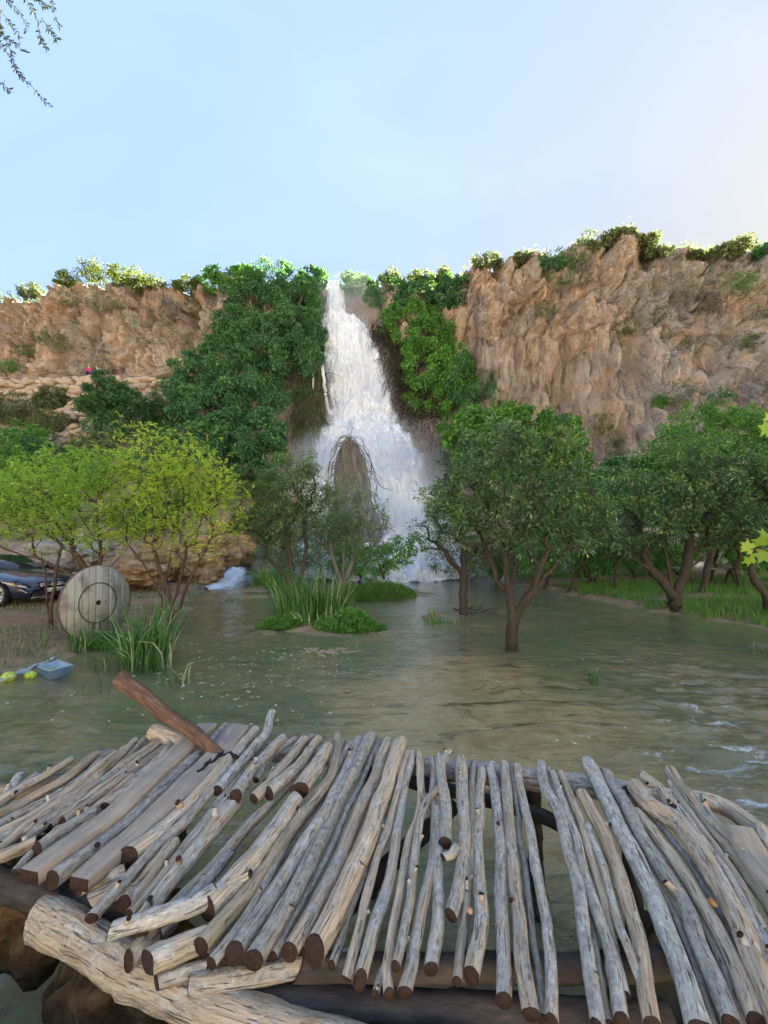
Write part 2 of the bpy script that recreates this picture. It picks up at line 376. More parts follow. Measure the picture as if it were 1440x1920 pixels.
# ------------------------------------------------------------------ ground and river bed
YL = [-30, 0, 4, 6.2, 8, 9.2, 11, 15, 18, 22, 24, 26]; XL = [-9, -8, -7, -5.9, -6.0, -4.9, -5.6, -7.1, -7.9, -8.8, -8.2, -7]
YR = [-30, 0, 5, 8, 9.6, 11.3, 14.2, 18.2, 20, 22, 24, 26]; XR = [14, 13, 12, 10.5, 9.3, 8.3, 7.2, 6.6, 6.6, 7.2, 7, 5]
def land(x, y):
    x = np.asarray(x, float); y = np.asarray(y, float)
    xl = np.interp(y, YL, XL); xr = np.interp(y, YR, XR)
    q = np.stack([x * 0.9, y * 0.9, 0 * x], -1)
    wob = 0.35 * fbm(q, 3, 7)
    d = np.maximum(xl - x, x - xr) + wob                          # > 0 on land
    d = np.maximum(d, (y - 25.2) * 0.8)
    for (ix, iy, rx, ry) in [(-1.45, 10.0, 1.35, 0.75), (0.0, 16.2, 1.7, 1.7), (-5.0, 17.5, 0.9, 0.8), (1.55, 11.6, 0.5, 0.4), (8.0, 6.4, 0.5, 0.4), (-4.4, 24, 1.6, 2.2), (2.6, 24, 1.8, 1.6)]:
        e = 1 - np.sqrt(((x - ix) / rx) ** 2 + ((y - iy) / ry) ** 2)
        d = np.maximum(d, e * min(rx, ry) * 0.8)
    bed = -0.15 * sstep(0, 1.2, -d) - 0.06 * sstep(1.5, 3.5, -d)
    up = 0.12 * sstep(0, 0.7, d) + 0.12 * sstep(0.5, 4, d) + 0.35 * sstep(5, 12, d)
    h = np.where(d < 0, bed, up) + 0.035 * fbm(q * 1.6, 4, 17) + 0.012 * fbm(q * 7, 3, 27)
    # sand bar in mid stream
    h = h + 0.06 * np.exp(-(((x - 1.1) / 1.7) ** 2 + ((y - 5.6) / 1.3) ** 2))
    return h, d
def mat_ground():
    t = NT('earth'); c = t.coord(); n1 = t.noise(c, 0.5, 5); n2 = t.noise(c, 4, 7, 0.65); n3 = t.noise(c, 22, 5, 0.6)
    dry = t.ramp(n2, [(0.3, (0.12, 0.075, 0.045)), (0.5, (0.23, 0.155, 0.10)), (0.75, (0.33, 0.24, 0.165))])
    dry = t.mix(t.ramp(n1, [(0.45, 0.0), (0.6, 0.6)]), dry, (0.30, 0.17, 0.095))
    silt = t.ramp(n2, [(0.3, (0.22, 0.165, 0.09)), (0.7, (0.44, 0.34, 0.20))])
    weed = t.noise(t.coord((0.55, 2.2, 1), rot=(0, 0, 0.5)), 1.1, 7, 0.68, 1.2)
    silt = t.mix(t.ramp(weed, [(0.53, 0.0), (0.64, 0.8)]), silt, t.ramp(n3, [(0.3, (0.05, 0.055, 0.022)), (0.7, (0.12, 0.13, 0.055))]))
    peb = t.n('TexVoronoi'); t.l(c, peb.inputs['Vector']); peb.inputs['Scale'].default_value = 16
    silt = t.mix(0.35, silt, t.mix(1.0, silt, peb.outputs['Color'], 'MULTIPLY'))
    sep = t.n('SeparateXYZ'); t.l(c, sep.inputs[0])
    # a bar of clean sand in mid stream, green algae further out
    vd = t.n('VectorMath', operation='DISTANCE'); mpv = t.coord((0.42, 0.36, 0)); t.l(mpv, vd.inputs[0]); vd.inputs[1].default_value = (0.62, 2.05, 0)
    sand = t.ramp(t.math('ADD', vd.outputs['Value'], t.math('MULTIPLY', t.math('SUBTRACT', n1, .5), 1.6)), [(.55, 1.0), (1.15, 0.0)])
    alg = t.ramp(t.noise(c, .45, 4), [(.42, 0.0), (.60, .75)])
    silt = t.mix(t.math('MULTIPLY', alg, t.math('SUBTRACT', 1.0, sand)), silt, t.ramp(n3, [(.3, (.075, .10, .05)), (.7, (.17, .21, .115))]))
    bar = t.mix(t.ramp(weed, [(.55, 0.0), (.63, .85)]), t.ramp(n2, [(.3, (.36, .235, .105)), (.7, (.60, .43, .225))]), (.075, .06, .028))
    silt = t.mix(sand, silt, bar)
    mr = t.n('MapRange'); t.l(t.math('ADD', sep.outputs['Z'], t.math('MULTIPLY', n2, 0.08)), mr.inputs[0]); t.set(mr, From_Min=0.03, From_Max=0.12)
    col = t.mix(mr.outputs[0], silt, dry)
    rgh = t.ramp(mr.outputs[0], [(0.0, 0.45), (1.0, 0.95)])
    return t.done(t.bsdf(col, rgh, t.bump(t.math('ADD', n2, t.math('MULTIPLY', n3, 0.5)), 0.6, 0.05), 0.25))
M_EARTH = mat_ground()
def axis(parts):
    return np.concatenate([np.linspace(a, b, n, endpoint=False) for a, b, n in parts] + [[parts[-1][1]]])
def ground():
    gx = axis([(-400, -60, 10), (-60, -14, 40), (-14, 14, 330), (14, 60, 40), (60, 400, 10)])
    gy = axis([(-300, -20, 10), (-20, 0.5, 30), (0.5, 27, 330), (27, 34, 12)])
    X, Y = np.meshgrid(gx, gy); H, _ = land(X, Y)
    H = np.where(Y > 27, H - (Y - 27) * 0.6, H)
    V = np.stack([X, Y, H], -1).reshape(-1, 3); m, n = X.shape
    i = np.arange(m - 1)[:, None] * n; j = np.arange(n - 1)[None]
    q = np.stack([i + j, i + j + 1, i + n + j + 1, i + n + j], -1).reshape(-1, 4)
    obj('ground', mesh_np('ground', V, [q], [M_EARTH]), kind='structure')
ground()

# unseen sunny valley slope, added behind the camera to brighten the shaded side
def fill_hillside():
    gx = np.linspace(-220, 220, 90); gy = np.linspace(-28, -190, 50); X, Y = np.meshgrid(gx, gy); t = (-28 - Y) / 162.0
    Z = -1.5 + 78 * sstep(0, 1, t) * (0.85 + 0.3 * fbm(np.stack([X * .012, Y * .012, 0 * X], -1), 3, 3)) + 2.0 * fbm(np.stack([X * .06, Y * .06, 0 * X], -1), 4, 5)
    Z[0] = -2
    t_ = NT('fill_hillside_ground'); n = t_.noise(t_.coord(), .12, 7, .65); M = t_.done(t_.bsdf(t_.ramp(n, [(.35, (.22, .22, .14)), (.5, (.38, .34, .27)), (.7, (.46, .42, .35))]), .95, None, .1))
    m, n_ = X.shape; i = np.arange(m - 1)[:, None] * n_; j = np.arange(n_ - 1)[None]
    obj('fill_hillside', mesh_np('fill_hillside', np.stack([X, Y, Z], -1).reshape(-1, 3), [np.stack([i + j, i + n_ + j, i + n_ + j + 1, i + j + 1], -1).reshape(-1, 4)], [M]), kind='structure')
fill_hillside()

# ------------------------------------------------------------------ the stream
def mat_water():
    t = NT('stream_water'); c = t.coord()
    r1 = t.noise(t.coord((0.7, 1.6, 1), rot=(0, 0, -0.25)), 2.2, 5, 0.62, 0.8)
    r2 = t.noise(t.coord((0.8, 1.5, 1), rot=(0, 0, 0.3)), 9, 4, 0.6, 0.5)
    area = t.noise(c, 0.28, 3, 0.5)
    h = t.math('ADD', r1, t.math('MULTIPLY', r2, 0.35))
    bn = t.n('Bump'); t.l(h, bn.inputs['Height']); pass
    t.l(t.ramp(area, [(0.35, 0.15), (0.65, 0.65)]), bn.inputs['Strength'])
    rs_ = t.n('SeparateXYZ'); t.l(c, rs_.inputs[0])
    rx = t.n('MapRange'); t.l(rs_.outputs['X'], rx.inputs[0]); t.set(rx, From_Min=0.5, From_Max=3.5)
    ry = t.n('MapRange'); t.l(rs_.outputs['Y'], ry.inputs[0]); t.set(ry, From_Min=8.0, From_Max=4.0)
    t.l(t.math('ADD', t.math('MULTIPLY', t.math('MULTIPLY', rx.outputs[0], ry.outputs[0]), .16), .075), bn.inputs['Distance'])
    lw = t.n('LayerWeight'); t.l(bn.outputs[0], lw.inputs['Normal'])
    fres = t.math('ADD', t.math('MULTIPLY', t.math('POWER', lw.outputs['Facing'], 4.4), 0.96), 0.035, True)
    gl = t.n('BsdfGlossy'); gl.inputs['Roughness'].default_value = 0.03; t.l(bn.outputs[0], gl.inputs['Normal'])
    gl.inputs['Color'].default_value = (1, 1, 1, 1)
    tr = t.n('BsdfTransparent'); tr.inputs['Color'].default_value = (0.95, 0.955, 0.87, 1)
    body = t.n('BsdfDiffuse'); body.inputs['Color'].default_value = (0.2, 0.26, 0.2, 1)
    m0 = t.n('MixShader'); m0.inputs[0].default_value = 0.035; t.l(tr.outputs[0], m0.inputs[1]); t.l(body.outputs[0], m0.inputs[2])
    mx = t.n('MixShader'); t.l(fres, mx.inputs[0]); t.l(m0.outputs[0], mx.inputs[1]); t.l(gl.outputs[0], mx.inputs[2])
    # foam: flecks far upstream under the falls, a few specks below; near right, painted glints
    sep = t.n('SeparateXYZ'); t.l(c, sep.inputs[0])
    up = t.n('MapRange'); t.l(sep.outputs['Y'], up.inputs[0]); t.set(up, From_Min=15.0, From_Max=24.0)
    fo = t.noise(t.coord((0.55, 1.7, 1), rot=(0, 0, .35)), 5, 8, 0.72, 0.6)
    thr = t.math('SUBTRACT', t.math('SUBTRACT', 0.70, t.math('MULTIPLY', up.outputs[0], 0.32)), t.math('MULTIPLY', t.math('MULTIPLY', rx.outputs[0], ry.outputs[0]), 0.17))  # near right the white is spread to stand in for sky glints on ripples
    fm = t.math('MULTIPLY', t.math('SUBTRACT', fo, thr), 7.0, True)
    fd = t.n('BsdfDiffuse'); fd.inputs['Color'].default_value = (0.75, 0.79, 0.84, 1)
    m2 = t.n('MixShader'); t.l(t.math('MULTIPLY', fm, 0.7), m2.inputs[0]); t.l(mx.outputs[0], m2.inputs[1]); t.l(fd.outputs[0], m2.inputs[2])
    return t.done(m2.outputs[0])
M_WATER = mat_water()
def stream():
    gx = axis([(-14, -7, 20), (-7, 8, 260), (8, 16, 30)]); gy = axis([(-25, 0.6, 25), (0.6, 9, 240), (9, 26, 150)])
    X, Y = np.meshgrid(gx, gy); p = np.stack([X * 1.3, Y * 2.2, 0 * X], -1)
    right = sstep(0.5, 4.0, X) * (1 - sstep(5.5, 9, Y))
    Z = (0.010 + 0.040 * right) * fbm(p * 1.2, 3, 3) + (0.005 + 0.022 * right) * fbm(p * (3.2, 3.6, 1), 3, 13)
    m, n = X.shape; i = np.arange(m - 1)[:, None] * n; j = np.arange(n - 1)[None]
    q = np.stack([i + j, i + j + 1, i + n + j + 1, i + n + j], -1).reshape(-1, 4)
    obj('stream_water', mesh_np('stream_water', np.stack([X, Y, Z], -1).reshape(-1, 3), [q], [M_WATER]), kind='structure')
stream()

# ------------------------------------------------------------------ the waterfall
def mat_falls():
    t = NT('falling_water')
    uv = t.n('Attribute', attribute_name='st').outputs['Vector']
    def mp(s):
        m = t.n('Mapping'); t.l(uv, m.inputs[0]); m.inputs['Scale'].default_value = s; return m.outputs[0]
    s1 = t.noise(mp((1.0, 0.32, 1)), 2.6, 9, 0.72, 1.2); s2 = t.noise(mp((1.0, 0.4, 1)), 9.0, 6, 0.65)
    e = t.n('Attribute', attribute_name='edge').outputs['Fac']
    h = t.math('ADD', s1, t.math('MULTIPLY', s2, 0.4))
    col = t.ramp(s1, [(0.3, (0.66, 0.71, 0.79)), (0.55, (0.88, 0.91, 0.95))])
    nb = t.bump(h, 0.5, 0.2)
    d = t.n('BsdfDiffuse'); t.l(col, d.inputs['Color']); t.l(nb, d.inputs['Normal'])
    tl = t.n('BsdfTranslucent'); tl.inputs['Color'].default_value = (0.85, 0.88, 0.92, 1); t.l(nb, tl.inputs['Normal'])
    m1 = t.n('MixShader'); m1.inputs[0].default_value = 0.25; t.l(d.outputs[0], m1.inputs[1]); t.l(tl.outputs[0], m1.inputs[2])
    # ragged, see-through edges
    a = t.math('MULTIPLY', t.math('ADD', t.math('SUBTRACT', t.math('MULTIPLY', e, 2.1), 0.85), h), 1.0)
    a = t.math('MULTIPLY', t.math('SUBTRACT', a, 0.10), 1.6, True)
    tr = t.n('BsdfTransparent')
    mx = t.n('MixShader'); t.l(a, mx.inputs[0]); t.l(tr.outputs[0], mx.inputs[1]); t.l(m1.outputs[0], mx.inputs[2])
    return t.done(mx.outputs[0])
M_FALLS = mat_falls()
FY = [516, 540, 575, 588, 596, 640, 700, 760, 800, 840, 880, 920, 1000, 1060, 1082]
FL = [612, 611, 608, 600, 597, 600, 606, 612, 606, 586, 570, 562, 556, 545, 535]
FR = [640, 641, 645, 662, 682, 706, 726, 740, 760, 786, 806, 820, 850, 890, 910]
FD = [40.6, 40, 39.4, 38.8, 38, 37, 36, 35, 33.8, 31.6, 30, 28.4, 26, 24.3, 23.6]
def falls():
    rt = thing('waterfall', 'white waterfall pouring down the rock steps between the green trees', 'waterfall', P(700, 1075, 24))
    for layer in range(3):
        m, n = 260, 90
        y = np.interp(np.linspace(0, 1, m), np.linspace(0, 1, len(FY)), FY)
        s = np.linspace(0, 1, n)
        shr = [0.0, 0.10, 0.22][layer]
        l = np.interp(y, FY, FL); r = np.interp(y, FY, FR); D = np.interp(y, FY, FD)
        q = np.stack([y * 0.03, 0 * y, 0 * y + layer * 9], -1)
        l = l + 5 * fbm(q, 3, 4) - 3; r = r + 5 * fbm(q + 50, 3, 5) + 3
        c = (l + r) / 2; hw = (r - l) / 2 * (1 - shr)
        x = c[:, None] + hw[:, None] * (2 * s - 1)[None]
        Dg = D[:, None] + 0 * x
        bul = (1 - (2 * s - 1) ** 2)[None] * pxw(hw, D)[:, None] * 0.55 + layer * 0.22
        X = (x - CX) / F * Dg; Z = CAMZ + (HZ - y[:, None]) / F * Dg; Yd = Dg - bul
        arc = np.cumsum(np.concatenate(([0], np.hypot(np.diff(Z[:, 0]), np.diff(D)))))
        p = np.stack([X * 1.1, arc[:, None] * 0.22 + 0 * X, 0 * X + layer * 5], -1)
        dd = 0.5 * fbm(p * (1, 1.8, 1), 6, 14 + layer, 0.66) + 0.22 * ridged(p * (2.2, 3.0, 1), 4, 24)
        taper = np.interp(y, [516, 590, 700, 1082], [0.25, 0.8, 1.2, 1.5])[:, None]
        Yd = Yd - dd * taper; Z = np.maximum(Z + 0.3 * dd * taper * (y > 580)[:, None], -0.1)
        e = np.minimum(s, 1 - s) * 2; edge = np.clip(e * 2.2, 0, 1)[None] + 0 * X
        if layer: edge = edge * 0.62
        st = np.stack([X, arc[:, None] + 0 * X, 0 * X + layer * 7], -1)
        i = np.arange(m - 1)[:, None] * n; j = np.arange(n - 1)[None]
        qd = np.stack([i + j, i + n + j, i + n + j + 1, i + j + 1], -1).reshape(-1, 4)
        obj('water_sheet', mesh_np('water_sheet', np.stack([X, Yd, Z], -1).reshape(-1, 3), [qd], [M_FALLS], {'st': st.reshape(-1, 3), 'edge': edge.ravel()}), rt)
    # thin side streams down the left rock
    rs = np.random.RandomState(8)
    for k, (pts, w_) in enumerate([([(600, 660), (606, 700), (612, 750), (619, 810)], 5), ([(583, 668), (586, 700), (588, 730)], 2.5), ([(596, 600), (590, 640), (604, 665)], 5), ([(703, 905), (700, 935), (706, 960)], 3)]):
        D0 = [33.6, 33.6, 36.5, 25.5][k] if k < 3 else 22.6
        pp = resample([P(x, y, D0) for x, y in pts], 40); ww = pxw(w_, D0)
        pp[:, 0] += 0.08 * fbm(pp * 2, 3, 5 + k)
        v = np.concatenate([pp + [a * ww, -b * ww, 0] for a, b in ((-0.6, 0), (0, 0.6), (0.6, 0))]); n = len(pp)
        i = np.arange(n - 1); qd = np.concatenate([np.stack([i + o, i + 1 + o, i + 1 + o + n, i + o + n], -1) for o in (0, n)])
        st = np.stack([v[:, 0] * 2, v[:, 2], v[:, 0]], -1)
        ed = np.concatenate([np.full(n, .35), np.full(n, 0.75), np.full(n, .35)])
        obj('side_stream', mesh_np('side_stream', v, [qd], [M_FALLS], {'st': st, 'edge': ed}), rt)
    # loose spray: flecks of water thrown clear of the sheet
    N = 26000; t = rs.rand(N) ** 0.8; y = 590 + t * 480
    l = np.interp(y, FY, FL); r = np.interp(y, FY, FR); D = np.interp(y, FY, FD)
    s = rs.rand(N); s = np.where(rs.rand(N) < 0.7, np.where(s < .5, rs.normal(0.0, 0.11, N), rs.normal(1.0, 0.11, N)), s)
    x = l + (r - l) * s; D = D - pxw((r - l) / 2, D) * 0.45 * np.clip(1 - (2 * s - 1) ** 2, 0, 1) - np.abs(rs.normal(0, .7, N))
    c = np.stack([(x - CX) / F * D, D, CAMZ + (HZ - y) / F * D], -1); c = c[c[:, 2] > 0.05]; N = len(c)
    sz = rs.uniform(0.012, 0.04, N)[:, None]; a = rs.normal(size=(N, 3)); a[:, 2] -= 1.5; a /= np.linalg.norm(a, axis=1, keepdims=True)
    b = np.cross(a, rs.normal(size=(N, 3))); b /= np.linalg.norm(b, axis=1, keepdims=True)
    v = np.stack([c - a * sz * 1.6, c + b * sz * .5, c + a * sz * 1.6, c - b * sz * .5], 1).reshape(-1, 3)
    f = (np.arange(N)[:, None] * 4 + np.arange(4)[None])
    obj('spray_drops', mesh_np('spray_drops', v, [f], [plain('spray_white', (0.8, 0.83, 0.87), 0.6)]), rt, kind='stuff')
    return rt
falls()
def mat_mist(d):
    t = NT('spray_mist_%d' % int(d * 1000)); v = t.n('VolumePrincipled'); c = t.coord()
    r2 = t.n('VectorMath', operation='DOT_PRODUCT'); t.l(c, r2.inputs[0]); t.l(c, r2.inputs[1])
    fall = t.math('POWER', t.math('SUBTRACT', 1.0, r2.outputs['Value'], True), 1.3)
    nz = t.ramp(t.noise(c, 2.6, 3, .55), [(.34, .25), (.66, 1.7)])
    t.set(v, Color=(0.92, 0.95, 1, 1), Anisotropy=0.0); t.l(t.math('MULTIPLY', t.math('MULTIPLY', fall, nz), d * 1.15), v.inputs['Density']); t.l(v.outputs[0], t.out.inputs['Volume']); return t.m
def mist():
    for k, (x, y, D, rx, ry, rd, den) in enumerate([(700, 915, 27.0, 165, 135, 3.0, 0.22), (745, 1000, 23.8, 150, 75, 2.2, 0.34), (672, 770, 33.4, 70, 150, 1.8, 0.14), (655, 570, 38.0, 95, 62, 1.3, 0.16), (600, 880, 28.5, 75, 75, 2.0, 0.24), (740, 880, 28.6, 60, 70, 1.5, 0.2), (700, 950, 21.6, 95, 75, .9, 0.16)]):
        bm = bmesh.new(); bmesh.ops.create_icosphere(bm, subdivisions=4, radius=1)
        v = np.array([q.co[:] for q in bm.verts]); f = np.array([[q.index for q in g.verts] for g in bm.faces]); bm.free()
        c = P(x, y, D)
        o = obj('spray_mist', mesh_np('spray_mist', v, [f], [mat_mist(den)]), label='pale cloud of spray drifting around the waterfall', cat='mist', group='spray clouds at the waterfall', kind='stuff')
        o.location = c; o.scale = (pxw(rx, D) * 1.12, rd, pxw(ry, D) * 1.12)
mist()
# ================================================================== vegetation
def mat_leaf(name, stops, rough=0.55, spec=0.2, trans=0.3, gloss=True):
    t = NT(name); r = t.n('Attribute', attribute_name='rnd').outputs['Fac']
    col = t.ramp(r, stops)
    b = t.bsdf(col, rough, None, spec)
    tl = t.n('BsdfTranslucent'); t.l(t.mix(0.5, col, (0.25, 0.35, 0.04), 'ADD') if False else t.mix(1.0, col, (1.5, 1.6, 0.8), 'MULTIPLY'), tl.inputs['Color'])
    m = t.n('MixShader'); m.inputs[0].default_value = trans; t.l(b, m.inputs[1]); t.l(tl.outputs[0], m.inputs[2])
    return t.done(m.outputs[0])
L_FIG = mat_leaf('fig_leaf', [(0, (0.046, 0.118, 0.059)), (0.5, (0.083, 0.203, 0.083)), (0.85, (0.130, 0.290, 0.111)), (1, (0.229, 0.375, 0.111))])
L_VINE = mat_leaf('vine_leaf', [(0, (0.062, 0.150, 0.035)), (0.6, (0.123, 0.299, 0.062)), (1, (0.246, 0.458, 0.088))])
L_ORANGE = mat_leaf('orange_leaf', [(0, (0.052, 0.097, 0.047)), (0.55, (0.092, 0.174, 0.068)), (0.88, (0.174, 0.290, 0.082)), (0.97, (0.180, 0.252, 0.060)), (1, (0.312, 0.312, 0.060))], 0.36, 0.5, 0.25)
L_OLIVE = mat_leaf('grey_green_leaf', [(0, (0.086, 0.125, 0.067)), (0.6, (0.144, 0.211, 0.096)), (0.92, (0.230, 0.346, 0.115)), (1, (0.384, 0.557, 0.115))], 0.5, 0.25, 0.35)
L_LIME = mat_leaf('lime_leaf', [(0, (0.218, 0.322, 0.052)), (0.45, (0.380, 0.506, 0.086)), (0.8, (0.598, 0.632, 0.103)), (1, (0.660, 0.575, 0.081))], 0.5, 0.2, 0.45)
L_LIMEG = mat_leaf('fresh_leaf', [(0, (0.196, 0.310, 0.057)), (0.6, (0.333, 0.483, 0.092)), (1, (0.517, 0.632, 0.127))], 0.5, 0.2, 0.45)
L_SCRUB = mat_leaf('scrub_leaf', [(0, (0.095, 0.114, 0.057)), (0.6, (0.162, 0.199, 0.095)), (1, (0.285, 0.304, 0.133))], 0.6, 0.2, 0.25)
L_PINE = mat_leaf('conifer_leaf', [(0, (0.034, 0.093, 0.037)), (0.7, (0.076, 0.170, 0.060)), (1, (0.119, 0.238, 0.085))], 0.55, 0.25, 0.2)
L_CROWN = mat_leaf('rim_shrub_leaf', [(0, (0.065, 0.093, 0.024)), (0.6, (0.130, 0.158, 0.037)), (1, (0.242, 0.242, 0.056))], 0.5, 0.3, 0.45)
L_DRY = mat_leaf('dry_twig', [(0, (0.135, 0.112, 0.090)), (0.7, (0.270, 0.225, 0.180)), (1, (0.390, 0.330, 0.240))], 0.8, 0.1, 0.1)
L_GRASS = mat_leaf('grass_blade', [(0, (0.068, 0.150, 0.030)), (0.6, (0.128, 0.270, 0.053)), (0.94, (0.210, 0.375, 0.075)), (1, (0.480, 0.435, 0.195))], 0.5, 0.3, 0.35)
L_REED = mat_leaf('reed_blade', [(0, (0.038, 0.098, 0.030)), (0.55, (0.083, 0.188, 0.053)), (0.9, (0.150, 0.300, 0.090)), (0.96, (0.450, 0.435, 0.240)), (1, (0.620, 0.555, 0.360))], 0.4, 0.4, 0.3)
def mat_bark(name, a, b):
    t = NT(name); c = t.coord((1, 1, 0.3)); n = t.noise(c, 14, 6, 0.65); n2 = t.noise(t.coord(), 2.5, 4)
    col = t.mix(n, a, b); col = t.mix(t.ramp(n2, [(0.5, 0), (0.7, 0.3)]), col, (0.08, 0.085, 0.06))
    return t.done(t.bsdf(col, 0.9, t.bump(n, 1.0, 0.05), 0.12))
M_BARK = mat_bark('dark_bark', (0.022, 0.017, 0.013), (0.095, 0.076, 0.058))
M_GREYBARK = mat_bark('grey_bark', (0.10, 0.088, 0.078), (0.25, 0.225, 0.20))
M_TWIG = mat_bark('reddish_bark', (0.045, 0.028, 0.021), (0.13, 0.085, 0.06))

def unit(a): return a / (np.linalg.norm(a, axis=-1, keepdims=True) + 1e-9)
def leaf_mesh(name, pos, dirs, L, W, mat, rnd, rs, fold=0.25, nrm=None):
    """kite-shaped leaves at pos pointing along dirs"""
    N = len(pos); d = unit(dirs)
    up = nrm if nrm is not None else np.array((0, 0, 1.0)) + rs.normal(0, 0.55, (N, 3))
    s = unit(np.cross(d, up)); n = np.cross(s, d)
    L = np.broadcast_to(np.asarray(L, float), (N,))[:, None] * rs.uniform(0.7, 1.25, (N, 1)); W = L * W
    v = np.stack([pos, pos + d * L * 0.45 + s * W * 0.5 + n * W * fold, pos + d * L - n * L * 0.08, pos + d * L * 0.45 - s * W * 0.5 + n * W * fold], 1).reshape(-1, 3)
    f = np.arange(N)[:, None] * 4 + np.arange(4)[None]
    tri = np.concatenate([f[:, [0, 1, 2]], f[:, [0, 2, 3]]])
    return mesh_np(name, v, [tri], [mat], {'rnd': np.repeat(np.clip(rnd, 0, 1), 4)}, smooth=False)

def grow(base, targets, rs, trunks=(), w=0.35, seg=0.18, jit=0.05, arch=0.12):
    nodes = [np.asarray(base, float)]; par = [-1]; pl = [0.0]; chains = []
    def chain(start, pts):
        idx = [start]
        for p in pts:
            nodes.append(p); par.append(idx[-1]); pl.append(pl[idx[-1]] + float(np.linalg.norm(p - nodes[idx[-1]]))); idx.append(len(nodes) - 1)
        chains.append(idx); return idx
    for tr in trunks:
        tr = [np.asarray(q, float) for q in tr]
        d = np.linalg.norm(np.array(nodes) - tr[0], axis=1); st = int(np.argmin(d))
        L = sum(np.linalg.norm(tr[i + 1] - tr[i]) for i in range(len(tr) - 1))
        pp = resample([nodes[st]] + tr[1:], max(4, int(L / seg) + 2))
        pp[1:-1] += rs.normal(0, jit * 0.25, (len(pp) - 2, 3))
        chain(st, list(pp[1:]))
    nT = len(nodes)
    T = sorted([np.asarray(t, float) for t in targets], key=lambda t: np.linalg.norm(t - nodes[0]))
    for t in T:
        A = np.array(nodes); d = np.linalg.norm(A - t, axis=1); cost = d + w * np.array(pl)
        if nT > 6: cost[:3] += 2.0
        # prefer joining from below
        cost += 0.5 * np.clip(A[:, 2] - t[2], 0, None)
        k = int(np.argmin(cost)); L = d[k]
        n = max(2, int(L / seg) + 1); s = np.linspace(0, 1, n + 1)[1:, None]
        pp = A[k] + (t - A[k]) * s; pp[:, 2] += arch * L * np.sin(s[:, 0] * math.pi) * rs.uniform(-0.3, 1)
        pp[:-1] += rs.normal(0, jit, (n - 1, 3)) * min(1, L)
        chain(k, list(pp))
    return np.array(nodes), np.array(par), chains
def branch_mesh(name, nodes, par, chains, r0, rtip, mat, e=2.3):
    n = len(nodes); a = np.zeros(n); kids = np.zeros(n, int)
    for i in range(n - 1, 0, -1):
        if a[i] == 0: a[i] = rtip ** e
        a[par[i]] += a[i]
    r = a ** (1 / e)
    if r[0] > 0: r = rtip + (r - rtip) * max(0.05, (r0 - rtip) / max(r[0] - rtip, 1e-6))
    mb = MB()
    for ch in chains:
        rr = r[ch].copy(); rr[0] = min(rr[0], rr[1] * 1.25) if len(rr) > 1 else rr[0]
        rr[-1] *= 0.6
        v, f = tube_vf(nodes[ch], rr, 8 if rr.max() > 0.03 else 4, cap=False); mb.add(v, f)
    vv = np.concatenate(mb.v); q = np.concatenate(mb.f[(4, 0)])
    return mesh_np(name, vv, [q], [mat])
def in_blobs(blobs, n, rs, shell=0.0):
    """blobs: (centre, radii) ; random points, weighted by volume"""
    vol = np.array([np.prod(b[1]) for b in blobs]); k = rs.choice(len(blobs), n, p=vol / vol.sum())
    u = unit(rs.normal(size=(n, 3))); out_ = np.where(rs.rand(n) < 0.16, rs.uniform(1.0, 1.35, n), 1.0); rr = out_ * (shell ** 3 + (1 - shell ** 3) * rs.rand(n)) ** (1 / 3)
    C = np.array([b[0] for b in blobs])[k]; A = np.array([b[1] for b in blobs])[k]
    return C + u * rr[:, None] * A, u, k
def pblob(x, y, D, rx, ry, rd=None):
    a, b = pxw(rx, D), pxw(ry, D); return (P(x, y, D), np.array((a, rd if rd else (a + b) / 2, b)))
